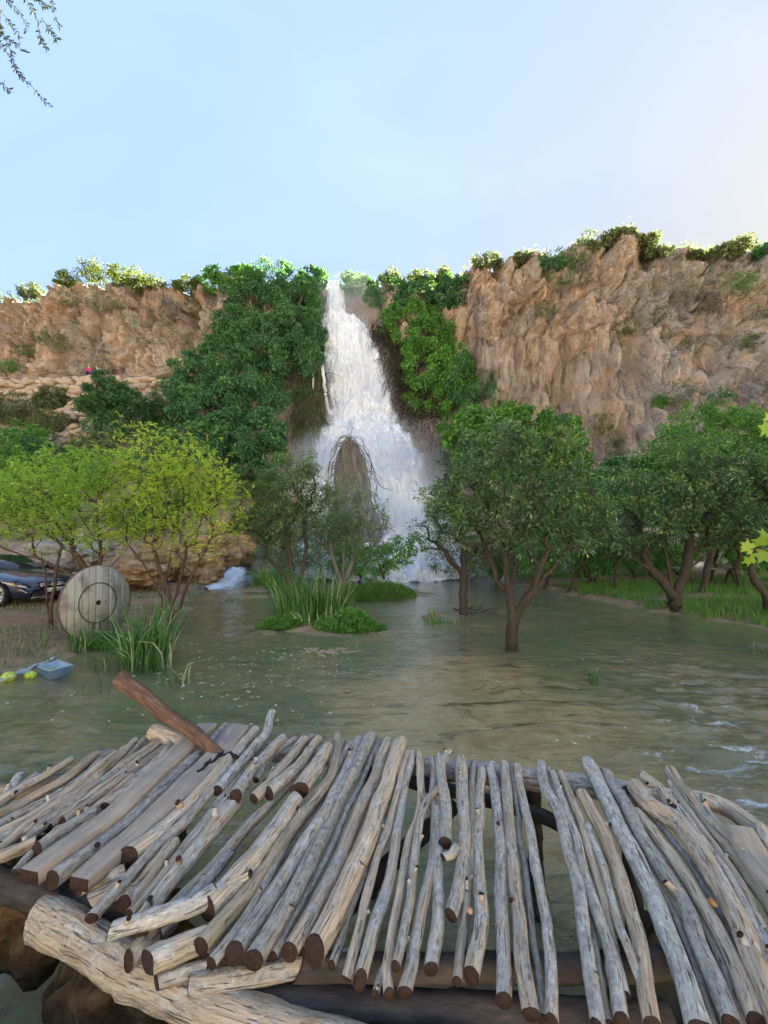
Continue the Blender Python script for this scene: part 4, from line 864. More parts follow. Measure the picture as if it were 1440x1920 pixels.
tree('sapling', 'bundle of thin upright stems left of the cable reel', 'sapling', b, [pblob(90, 1010, D, 26, 40, .4), pblob(75, 960, D, 20, 30, .3)], 26, 313, L_LIMEG, 0.042, 0.5, 24, 0.1, 0.045, 0.003, bark=M_TWIG, compound=True,
     trunks=[[b, Q(88, 1110, D), Q(78, 1040, D)], [b, Q(100, 1110, D), Q(112, 1040, D)], [b, Q(94, 1100, D, .2), Q(92, 1020, D, .3)]])

# understorey on the right bank
for i, (x, y, D, rx, ry, lf, lab) in enumerate([
    (1060, 985, 16, 60, 40, L_VINE, 'dark understorey shrub right of the orange tree'), (1150, 1000, 15.5, 45, 36, L_ORANGE, 'dark shrub behind the left limbs of the spreading tree'),
    (1020, 1035, 17.5, 40, 26, L_VINE, 'low green shrub at the end of the dirt path'), (1330, 1000, 16.5, 60, 30, L_VINE, 'dark shrub behind the wooden table'), (1420, 1030, 15.5, 40, 34, L_VINE, 'green shrub at the right edge behind the table'),
    (1190, 1040, 19.5, 50, 22, L_VINE, 'green undergrowth far back between the right trunks'), (1270, 1040, 20, 55, 22, L_VINE, 'green undergrowth behind the spreading tree'), (930, 1030, 19.5, 45, 26, L_SCRUB, 'misty grey-green shrub at the right foot of the falls'),
    (1380, 960, 15, 60, 45, L_ORANGE, 'dense dark foliage left of the edge tree'), (1110, 1055, 18, 34, 16, L_VINE, 'low leafy shrub beside the dirt path'), (1000, 940, 19, 70, 50, L_FIG, 'dark leafy shrub behind the crown of the orange tree'), (1100, 940, 17.5, 50, 40, L_VINE, 'mid green shrub behind the right side of the orange tree')]):
    bs = P(x, y + ry * 1.2, D); bs[2] = gz(bs[0], bs[1])
    bush('understorey_shrub', lab, 'shrub', [pblob(x, y, D, rx, ry, pxw(rx, D) * .7), pblob(x + rx * .5, y + 6, D - .3, rx * .6, ry * .8), pblob(x - rx * .5, y + 8, D - .3, rx * .6, ry * .8)], 320 + i, lf, 4200, 0.12, 0.42, 0.28, group='undergrowth on the right bank', base=bs, r0=0.06, rag=.35)
for i, (x, y0, pts, lab) in enumerate([(1385, 1096, [(1385, 1096), (1378, 1060), (1362, 1030), (1350, 1005)], 'bare leaning trunk behind the wooden table'), (1310, 1108, [(1312, 1108), (1322, 1080), (1330, 1050), (1345, 1015)], 'thin slanting trunk in front of the wooden table'), (1105, 1080, [(1105, 1080), (1102, 1040), (1112, 1010)], 'thin dark trunk at the left end of the dirt path')]):
    D = [17.5, 14.5, 20][i]; b = P(*pts[0], D); b[2] = gz(b[0], b[1]) - .05
    tree('bank_tree', lab, 'tree', b, [pblob(pts[-1][0], pts[-1][1] - 30, D, 40, 28, .9)], 40, 340 + i, L_ORANGE, 0.11, .45, 26, .2, .10, .005, trunks=[[b] + [P(x_, y_, D) for x_, y_ in pts[1:]]], group='thin trunks on the right bank')

# ------------------------------------------------------------------ reeds and grass
def blades(name, label, cat, cx, cy, rx, ry, n, h, wd, mat, seed, lean=0.35, group=None, base=None, parent=None, kind=None, dry=0.05, zf=None):
    rs = np.random.RandomState(seed)
    a = rs.rand(n) * 2 * math.pi; r = np.sqrt(rs.rand(n)); x = cx + rx * r * np.cos(a); y = cy + ry * r * np.sin(a)
    z = land(x, y)[0]; z = np.maximum(z, -0.18)
    hh = h * rs.uniform(0.45, 1.1, n) * (1 - 0.3 * r); an = rs.rand(n) * 2 * math.pi; le = np.abs(rs.normal(0, lean, n)) + 0.05
    dx = np.cos(an) * le + 0.25 * np.cos(a) * r; dy = np.sin(an) * le + 0.25 * np.sin(a) * r
    m = 5; t = np.linspace(0, 1, m)
    bend = t ** 2.0
    px = x[:, None] + dx[:, None] * hh[:, None] * bend; py = y[:, None] + dy[:, None] * hh[:, None] * bend
    pz = z[:, None] + hh[:, None] * (t - 0.55 * np.clip(le, 0, 1)[:, None] * t ** 3)
    fa = rs.rand(n) * 2 * math.pi; ww = wd * rs.uniform(0.6, 1.3, n)[:, None] * np.array([0.8, 1.0, 0.9, 0.6, 0.05])[None]
    sx = np.cos(fa)[:, None] * ww / 2; sy = np.sin(fa)[:, None] * ww / 2
    v = np.stack([np.stack([px - sx, py - sy, pz], -1), np.stack([px + sx, py + sy, pz], -1)], 2).reshape(-1, 3)
    i = np.arange(n)[:, None] * (2 * m) + np.arange(m - 1)[None] * 2
    q = np.stack([i, i + 1, i + 3, i + 2], -1).reshape(-1, 4)
    rnd = np.repeat(np.where(rs.rand(n) < dry, 0.99, np.clip(rs.normal(0.45, 0.22, n), 0, 0.92)), 2 * m)
    me = mesh_np(name, v, [q], [mat], {'rnd': rnd})
    if parent is not None or kind: return obj(name, me, parent, label=label, cat=cat, group=group, kind=kind)
    root = thing(name, label, cat, (cx, cy, gz(cx, cy)), group); obj('leaf_blades', me, root); return root
def reed(x, y, n, h, label, seed, rx=0.3, ry=0.25, wd=0.022, lean=0.35, name='reed_clump', cat='reeds', mat=None, dry=.05):
    p = base_at(x, y); return blades(name, label, cat, p[0], p[1], rx, ry, n, h, wd, mat or L_REED, seed, lean, dry=dry)
reed(275, 1238, 190, 1.65, 'tall clump of reeds at the water edge in front of the yellowing tree', 401, 0.42, 0.3, 0.03, 0.38)
reed(150, 1222, 46, 0.85, 'upright reed clump in front of the cable reel', 402, 0.16, 0.14, 0.026, 0.25)
reed(205, 1240, 34, 0.75, 'loose short reeds between the two reed clumps on the left', 403, 0.3, 0.2, 0.024, 0.5)
reed(75, 1212, 10, 0.5, 'few short reed blades beside the plastic tub', 404, 0.12, 0.1, 0.022, 0.3)
reed(330, 1262, 26, 0.55, 'reed blades drooping into the water right of the tall clump', 405, 0.22, 0.16, 0.022, 0.8, dry=.3)
reed(180, 1282, 14, 0.45, 'few bent reed blades lying on the water by the leaning log', 406, 0.3, 0.1, 0.02, 1.1)
reed(585, 1165, 520, 1.75, 'tall dark reeds growing on the islet round the slender tree', 407, 1.0, 0.36, 0.026, 0.2)
reed(600, 1176, 46, 0.6, 'pale bent reed blades along the near edge of the islet', 408, 0.7, 0.12, 0.024, 0.9, dry=.35)
reed(1110, 1262, 12, 0.55, 'small lone tuft of bent blades standing in the stream', 409, 0.10, 0.06, 0.035, 0.8)
reed(505, 1098, 420, 1.5, 'rounded clump of tall hanging grass beside the left cascade', 410, 0.75, 0.6, 0.03, 0.8, 'tall_grass_clump', 'grass', L_GRASS)
reed(800, 1075, 300, 1.3, 'misty clump of tall grass behind the thin tree', 411, 0.9, 0.5, 0.03, 0.7, 'tall_grass_clump', 'grass', L_GRASS)
reed(825, 1166, 120, 0.26, 'flat tuft of grass in the stream before the thin tree', 412, 0.45, 0.22, 0.02, 0.6, 'grass_tuft', 'grass', L_GRASS)
reed(812, 1158, 16, 0.5, 'upright blades at the left end of the flat grass tuft', 413, 0.08, 0.08, 0.022, 0.3, 'grass_tuft', 'grass', L_GRASS)
reed(450, 1122, 140, 0.35, 'small grass tuft in the stream left of the islet', 414, 0.6, 0.3, 0.022, 0.6, 'grass_tuft', 'grass', L_GRASS)
reed(1430, 1212, 60, 0.3, 'tuft on the little stone at the right edge of the stream', 415, 0.3, 0.2, 0.02, 0.6, 'grass_tuft', 'grass', L_SCRUB, .5)
reed(1330, 1160, 120, 0.25, 'grass tuft on the bank right of the spreading tree', 416, 0.5, 0.2, 0.02, 0.5, 'grass_tuft', 'grass', L_GRASS)
def mound(name, label, x, y, rx, ry, h, seed, n=5000, mat=None):
    p = base_at(x, y); rs = np.random.RandomState(seed); root = thing(name, label, 'plants', p)
    a = rs.rand(n) * 2 * math.pi; r = np.sqrt(rs.rand(n)); X = p[0] + rx * r * np.cos(a); Y = p[1] + ry * r * np.sin(a)
    Z = np.maximum(land(X, Y)[0], -.05) + h * np.sqrt(np.clip(1 - r ** 2, 0, 1)) * rs.uniform(.3, 1.1, n) * (0.7 + 1.1 * noise(np.stack([X * 2.6, Y * 2.6, X * 0], -1), seed))
    d = rs.normal(0, .6, (n, 3)) + np.stack([np.cos(a) * r, np.sin(a) * r, 0.6 + 0 * r], -1)
    obj('leaves', leaf_mesh('leaves', np.stack([X, Y, Z], -1), d, 0.075, .5, mat or L_VINE, rs.normal(.4, .22, n), rs), root)
mound('leafy_mound', 'mound of small-leaved water plants on the right of the islet', 655, 1176, 0.85, 0.5, 0.34, 421, 6000)
mound('leafy_mound', 'mound of small-leaved water plants on the left of the islet', 532, 1173, 0.65, 0.4, 0.28, 422, 4000)
mound('grass_islet', 'flat bright green islet of water plants behind the reeds', 700, 1118, 1.6, 1.2, 0.42, 423, 9000, L_GRASS)
mound('leafy_mound', 'low green plants behind the slender tree on the left', 535, 1105, 0.9, .7, .5, 424, 3500, L_GRASS)
mound('leafy_mound', 'low weeds along the water in front of the cable reel', 215, 1208, 0.9, .35, .2, 425, 3500)
def meadow():
    rs = np.random.RandomState(77); N = 60000
    X = rs.uniform(6.0, 16, N); Y = rs.uniform(9.5, 23, N); h, d = land(X, Y)
    n = fbm(np.stack([X * .7, Y * .7, X * 0], -1), 3, 9)
    path = np.exp(-((Y - (19.2 + 0.05 * (X - 8))) / 1.1) ** 2)
    k = (d > 0.15) & (n + 0.35 * (d > .6) > 0.0 + 1.2 * path) & (rs.rand(N) < 0.8); X, Y, h = X[k], Y[k], h[k]; n = len(X)
    hh = rs.uniform(0.08, 0.28, n); a = rs.rand(n) * 6.28; le = rs.uniform(.1, .8, n); w_ = .012
    tip = np.stack([X + np.cos(a) * le * hh, Y + np.sin(a) * le * hh, h + hh], -1)
    s = np.stack([np.cos(a + 1.5), np.sin(a + 1.5), 0 * a], -1) * w_
    bse = np.stack([X, Y, h - .02], -1)
    v = np.stack([bse - s, bse + s, tip], 1).reshape(-1, 3); f = np.arange(n)[:, None] * 3 + np.arange(3)[None]
    obj('meadow_grass', mesh_np('meadow_grass', v, [f], [L_GRASS], {'rnd': np.repeat(np.clip(rs.normal(.45, .25, n), 0, 1), 3)}, smooth=False), label='short green grass covering the right bank', cat='grass', kind='stuff')
    # sparse weeds of the left bank
    N = 16000; X = rs.uniform(-13, -4.5, N); Y = rs.uniform(6, 20, N); h, d = land(X, Y)
    n = fbm(np.stack([X * .6, Y * .6, X * 0], -1), 3, 19); k = (d > 0.05) & (n > 0.12 - 0.5 * np.exp(-(d / .5) ** 2)); X, Y, h = X[k], Y[k], h[k]; n = len(X)
    hh = rs.uniform(0.04, 0.18, n); a = rs.rand(n) * 6.28; le = rs.uniform(.1, 1.0, n)
    tip = np.stack([X + np.cos(a) * le * hh, Y + np.sin(a) * le * hh, h + hh], -1); s = np.stack([np.cos(a + 1.5), np.sin(a + 1.5), 0 * a], -1) * .012; bse = np.stack([X, Y, h - .02], -1)
    v = np.stack([bse - s, bse + s, tip], 1).reshape(-1, 3); f = np.arange(n)[:, None] * 3 + np.arange(3)[None]
    obj('bank_weeds', mesh_np('bank_weeds', v, [f], [L_SCRUB], {'rnd': np.repeat(np.clip(rs.normal(.5, .25, n), 0, 1), 3)}, smooth=False), label='sparse weeds scattered over the left bank', cat='weeds', kind='stuff')
meadow()

# ------------------------------------------------------------------ roots
def strands(name, label, cat, starts, seed, mat, L=2.0, r=0.02, wig=0.15, parent=None, kind=None, grav=1.0, outv=(0, -0.3, 0)):
    rs = np.random.RandomState(seed); mb = MB(); rn = []
    for p in starts:
        n = 7; l = L * rs.uniform(.5, 1.2); q = [np.asarray(p, float)]; d = unit(np.asarray(outv) + rs.normal(0, .35, 3) + np.array((0, 0, .25)))
        for i in range(n): d = unit(d + np.array((0, 0, -.55 * grav)) + rs.normal(0, wig, 3)); q.append(q[-1] + d * l / n)
        v, f = tube_vf(q, np.linspace(r, r * .4, n + 1) * rs.uniform(.6, 1.3), 3, cap=False); mb.add(v, f); rn.append(np.full(len(v), np.clip(rs.normal(.5, .25), 0, 1)))
    vv = np.concatenate(mb.v); return obj(name, mesh_np(name, vv, [np.concatenate(mb.f[(4, 0)])], [mat], {'rnd': np.concatenate(rn)}), parent, label=label, cat=cat, kind=kind)
L_ROOT = mat_leaf('root_fibre', [(0, (0.09, 0.08, 0.07)), (.6, (.21, .19, .16)), (1, (.40, .365, .30))], .9, .1, .05)
def root_mound():
    rs = np.random.RandomState(55); c = P(660, 1010, 23.2); root = thing('root_covered_rock', 'pointed rock draped with grey hanging roots in front of the waterfall', 'rock', P(660, 1060, 23.2))
    H = pxw(188, 23.2); m, n = 50, 40; t = np.linspace(0, 1, m); a = np.linspace(0, 2 * math.pi, n, endpoint=False)
    top = P(655, 822, 23.2)
    prof = np.interp(t, [0, .03, .10, .2, .4, .7, 1], [0.02, .30, .55, .75, .98, 1.5, 2.1])
    cxo = np.interp(t, [0, .5, 1], [0, .25, .6])
    v = np.stack([top[0] + cxo[:, None] + prof[:, None] * np.cos(a), top[1] + prof[:, None] * np.sin(a) * .8, top[2] - (t * (H + 1.8))[:, None] + 0 * a], -1).reshape(-1, 3)
    v += (0.22 * fbm(v * (1.8, 1.8, .5), 4, 3))[:, None] * unit(np.stack([np.cos(np.tile(a, m)), np.sin(np.tile(a, m)), 0 * np.tile(a, m)], -1))
    i = np.arange(m - 1)[:, None] * n; j = np.arange(n)[None]; k = (j + 1) % n
    q = np.stack([i + j, i + n + j, i + n + k, i + k], -1).reshape(-1, 4)
    obj('rock_core', mesh_np('rock_core', v, [q], [plain('wet_rock', (0.14, 0.13, 0.115), .7, bump=.6)]), root)
    st = v[rs.choice(len(v) * 7 // 10, 520)] + rs.normal(0, .05, (520, 3)); st = st + unit(st - np.array((c[0], c[1] + .3, 0)) * (1, 1, 0) - st * (0, 0, 1)) * .06
    o = strands('hanging_roots', None, None, st, 5, L_ROOT, 1.7, .022, .12, root, 'stuff')
    v2, f2 = [], []
    mb = MB()
    for pts in ([(628, 850), (618, 868), (616, 888)], [(690, 850), (700, 880), (712, 910), (735, 920)], [(602, 882), (590, 880), (575, 876)], [(680, 838), (694, 862), (698, 890)]):
        v_, f_ = tube_vf(resample([P(x, y, 22.3) for x, y in pts], 12), .022, 4); mb.add(v_, f_)
    mb.build('dead_twigs', [M_BARK], root)
root_mound()
rs = np.random.RandomState(9)
def rootmass(label, poly, D0, n, seed, mat=L_ROOT, L=2.2):
    rs = np.random.RandomState(seed); xs = rs.rand(n); ys = rs.rand(n); st = []
    for a, b_ in zip(xs, ys):
        y = poly[0][1] + (poly[-1][1] - poly[0][1]) * b_; l = np.interp(y, [p[1] for p in poly], [p[0] for p in poly]); r = np.interp(y, [p[1] for p in poly], [p[2] for p in poly]); d = np.interp(y, [p[1] for p in poly], [p[3] for p in poly])
        st.append(P(l + (r - l) * a, y, d - rs.rand() * .5))
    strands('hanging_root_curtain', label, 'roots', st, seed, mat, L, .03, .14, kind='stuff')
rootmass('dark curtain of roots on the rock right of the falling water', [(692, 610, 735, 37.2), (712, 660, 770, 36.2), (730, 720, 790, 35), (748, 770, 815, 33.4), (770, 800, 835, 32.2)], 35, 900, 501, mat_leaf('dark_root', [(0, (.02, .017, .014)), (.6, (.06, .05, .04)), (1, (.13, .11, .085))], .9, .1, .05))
rootmass('brown fringe of roots and grass under the bright-topped tree', [(775, 790, 850, 31.6), (800, 840, 850, 30.3), (820, 870, 855, 29.5)], 30, 380, 502, L_DRY)
rootmass('mossy fringe of roots on the rock left of the falling water', [(565, 690, 606, 34.6), (555, 740, 612, 33.6), (548, 790, 606, 32.6), (555, 820, 590, 31.4)], 33, 420, 503, mat_leaf('mossy_root', [(0, (.04, .05, .02)), (.6, (.085, .10, .035)), (1, (.14, .17, .06))], .9, .1, .1))
rootmass('thin dry roots hanging down the left end of the right cliff', [(860, 530, 920, 35.6), (870, 560, 905, 35.3)], 35, 90, 504, L_DRY, 2.6)
# ================================================================== the pole platform
DZ = 0.72
def mat_pole():
    t = NT('weathered_pole'); pc = t.n('Attribute', attribute_name='pc').outputs['Vector']
    oi = t.n('ObjectInfo'); off = t.n('VectorMath', operation='SCALE'); t.l(oi.outputs['Random'], off.inputs['Scale']); off.inputs[0].default_value = (40, 17, 31)
    ad = t.n('VectorMath', operation='ADD'); t.l(pc, ad.inputs[0]); t.l(off.outputs[0], ad.inputs[1]); v = ad.outputs[0]
    def mp(s):
        m = t.n('Mapping'); t.l(v, m.inputs[0]); m.inputs['Scale'].default_value = s; return m.outputs[0]
    patch = t.noise(mp((20, 20, 9)), 1, 8, 0.66, 0.9); grain = t.noise(mp((90, 90, 4)), 1, 5, 0.6, .3); spot = t.noise(mp((45, 45, 30)), 1, 8, .7); crack = t.noise(mp((120, 120, 9)), 1, 6, .7, 1.0)
    bare = t.ramp(grain, [(0.3, (0.25, 0.19, 0.135)), (0.5, (0.41, 0.33, 0.245)), (0.72, (0.55, 0.47, 0.375))])
    bark = t.ramp(spot, [(0.32, (0.20, 0.18, 0.16)), (0.5, (0.38, 0.355, 0.32)), (.7, (.54, .51, .46))])
    tone = t.n('MapRange'); t.l(oi.outputs['Random'], tone.inputs[0]); t.set(tone, To_Min=-0.13, To_Max=0.13)
    k = t.ramp(t.math('ADD', patch, tone.outputs[0]), [(0.46, 0.0), (0.505, 1.0)])
    col = t.mix(k, bare, bark)
    rust = t.ramp(t.noise(mp((9, 9, 7)), 1, 4, .6), [(0.62, 0), (0.72, 0.5)])
    col = t.mix(rust, col, (0.30, 0.165, 0.085))
    green = t.ramp(t.noise(mp((6, 6, 3)), 1, 4, .6), [(0.58, 0), (0.72, 0.4)]); col = t.mix(green, col, (0.20, 0.22, 0.13))
    br = t.n('MapRange'); t.l(t.math('FRACT', t.math('MULTIPLY', oi.outputs['Random'], 7.3)), br.inputs[0]); t.set(br, To_Min=0.95, To_Max=1.45)
    warm = t.mix(t.math('FRACT', t.math('MULTIPLY', oi.outputs['Random'], 13.7)), (1.0, 1.0, 0.97), (1.08, 1.0, 0.89)); col = t.mix(1.0, col, warm, 'MULTIPLY'); col = t.mix(1.0, col, br.outputs[0], 'MULTIPLY')
    ck = t.ramp(crack, [(0.58, 0.0), (0.64, 1.0)]); col = t.mix(t.math('MULTIPLY', ck, .8), col, (0.07, 0.055, 0.045))
    h = t.math('SUBTRACT', t.math('ADD', t.math('MULTIPLY', grain, .35), t.math('MULTIPLY', patch, 1.6)), t.math('MULTIPLY', ck, .5))
    return t.done(t.bsdf(col, 0.75, t.bump(h, 1.0, 0.016), 0.2))
def mat_cut():
    t = NT('cut_end'); pc = t.n('Attribute', attribute_name='pc').outputs['Vector']
    n = t.noise(t.coord(), 60, 6, .65)
    w_ = t.n('TexWave', wave_type='RINGS', rings_direction='Z'); t.l(pc, w_.inputs[0]); t.set(w_, Scale=45.0, Distortion=3.0, Detail=3.0)
    col = t.ramp(n, [(.3, (0.014, 0.008, 0.007)), (.7, (0.055, 0.030, 0.023))]); col = t.mix(t.math('MULTIPLY', w_.outputs[1], .35), col, (.085, .055, .04))
    return t.done(t.bsdf(col, .9, t.bump(n, .5, .01), .15))
def mat_dark_log():  # wood darkened so its colour carries the shade under the platform
    t = NT('shade_dark_log'); pc = t.n('Attribute', attribute_name='pc').outputs['Vector']
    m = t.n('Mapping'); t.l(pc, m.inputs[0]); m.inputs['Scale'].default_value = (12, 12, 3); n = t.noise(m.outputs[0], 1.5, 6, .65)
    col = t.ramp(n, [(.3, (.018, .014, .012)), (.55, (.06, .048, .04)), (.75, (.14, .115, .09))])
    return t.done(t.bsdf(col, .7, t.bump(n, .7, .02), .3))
def mat_trunk(name='bare_trunk', cs=((.13, .10, .075), (.28, .225, .175), (.46, .39, .31))):
    t = NT(name); pc = t.n('Attribute', attribute_name='pc').outputs['Vector']
    def mp(s):
        m = t.n('Mapping'); t.l(pc, m.inputs[0]); m.inputs['Scale'].default_value = s; return m.outputs[0]
    n = t.noise(mp((16, 16, 4)), 1.2, 8, .68, .8); g = t.noise(mp((130, 130, 6)), 1, 6, .65)
    col = t.ramp(n, [(.3, cs[0]), (.5, cs[1]), (.72, cs[2])]); col = t.mix(t.math('MULTIPLY', g, .4), col, (.18, .13, .10))
    return t.done(t.bsdf(col, .7, t.bump(t.math('ADD', n, t.math('MULTIPLY', g, .5)), 1.0, .03), .25))
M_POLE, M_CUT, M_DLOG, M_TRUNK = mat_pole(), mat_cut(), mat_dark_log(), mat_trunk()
def pole_mesh(name, pts, rad, seed, mats, ns=14, rough=0.07, knots=3, m=None, flat=None, bow=0.0):
    rs = np.random.RandomState(seed); L = sum(np.linalg.norm(np.diff(np.asarray(pts), axis=0), axis=1)); m = m or max(14, int(L / 0.035))
    c = resample(pts, m); r = np.interp(np.linspace(0, 1, m), np.linspace(0, 1, len(rad)), rad)
    s = np.linspace(0, L, m)
    c = c + np.stack([fbm(np.stack([s * 2.2, 0 * s + seed, 0 * s], -1), 3, 3), 0 * s, fbm(np.stack([s * 2.2, 0 * s + seed + 9, 0 * s], -1), 3, 4)], -1) * 0.014
    t = unit(np.gradient(c, axis=0)); u = unit(np.cross(t, (0, 0, 1.0))); bb = np.cross(u, t)
    a = np.arange(ns) * 2 * math.pi / ns
    q = np.stack([np.cos(a)[None] * 1.2 + 0 * s[:, None], np.sin(a)[None] * 1.2 + 0 * s[:, None], s[:, None] * 6 + seed * 3 + 0 * a[None]], -1)
    k = 1 + rough * 1.6 * fbm(q, 3, 6) + 0.04 * noise(q * 3, 8)
    for _ in range(knots):
        s0, a0 = rs.rand() * L, rs.rand() * 6.28; k = k + rs.uniform(.15, .4) * np.exp(-((s[:, None] - s0) / .022) ** 2 - (2 * np.sin((a[None] - a0) / 2) / .45) ** 2)
    if flat: cx_, sx_ = np.cos(a), np.sin(a); mx = np.maximum(np.abs(cx_), np.abs(sx_)); su, sb = cx_ / mx * flat[0], sx_ / mx * flat[1]; k = 1 + 0.02 * fbm(q, 3, 6)
    else: su, sb = np.cos(a), np.sin(a)
    v = c[:, None] + (u[:, None] * su[None, :, None] + bb[:, None] * sb[None, :, None]) * (r[:, None] * k)[..., None]
    # uneven saw cuts
    tilt = rs.normal(0, .25, (2, 2))
    for e, i in ((0, 0), (1, -1)):
        v[i] += t[i] * ((np.cos(a) * tilt[e, 0] + np.sin(a) * tilt[e, 1]) * r[i])[:, None]
    pc = np.stack([np.cos(a)[None] * r[:, None], np.sin(a)[None] * r[:, None], s[:, None] + 0 * a[None]], -1).reshape(-1, 3)
    v = v.reshape(-1, 3); i = np.arange(m - 1)[:, None] * ns; j = np.arange(ns)[None]; kk = (j + 1) % ns
    side = np.stack([i + j, i + kk, i + ns + kk, i + ns + j], -1).reshape(-1, 4)
    caps = []; vv = [v]; pcs = [pc]; nb = len(v)
    for e, (ring, sg) in enumerate(((0, 1), (m - 1, -1))):
        rv = v[ring * ns:(ring + 1) * ns]; cen = rv.mean(0); tt = t[ring] * (-1 if ring == 0 else 1)
        inner = cen + (rv - cen) * .93 + tt * .004; vv.append(np.vstack([rv, inner, [cen + tt * .003]])); pr = pc[ring * ns:(ring + 1) * ns]; pcs.append(np.vstack([pr, pr, [[0, 0, s[ring]]]]))
        jj = np.arange(ns); k2 = (jj + 1) % ns
        A = np.stack([nb + jj, nb + k2, nb + ns + k2, nb + ns + jj], -1); B = np.stack([nb + ns + jj, nb + ns + k2, np.full(ns, nb + 2 * ns)], -1)
        if ring == 0: A = A[:, ::-1]; B = B[:, ::-1]
        caps.append((A, B)); nb += 2 * ns + 1
    A = np.concatenate([c_[0] for c_ in caps]); B = np.concatenate([c_[1] for c_ in caps])
    fm = [0] * len(side) + [1] * (len(A) + len(B))
    me = mesh_np(name, np.concatenate(vv), [side, A, B], mats, {'pc': np.concatenate(pcs)}, fm)
    return me
deck = thing('pole_platform', 'low platform of weathered poles laid side by side over the water in the foreground', 'platform', (0, 2.0, -0.3))
_n = [0]
def lay(pts, w0, w1, dz=0.0, name='pole', mats=None, parent=None, zs=None, flat=None, mid=None, knots=3, base=DZ, **k):
    _n[0] += 1; n = len(pts)
    zs = zs if zs is not None else [dz] * n
    W = [G(x, y, base + z) for (x, y), z in zip(pts, zs)]
    if name == 'pole': w0, w1 = w0 * .88, w1 * .88
    ws = np.interp(np.linspace(0, 1, n), [0, 1], [w0, w1]) if mid is None else np.interp(np.linspace(0, 1, n), [0, .5, 1], [w0, mid, w1])
    rad = [pxw(q, p[1]) / 2 for q, p in zip(ws, W)]
    o = obj(name, pole_mesh(name, W, rad, 700 + _n[0], mats or [M_POLE, M_CUT], flat=flat, ns=16 if flat else 14, knots=knots), parent if parent is not None else deck, **k)
    return o
H = 0.035
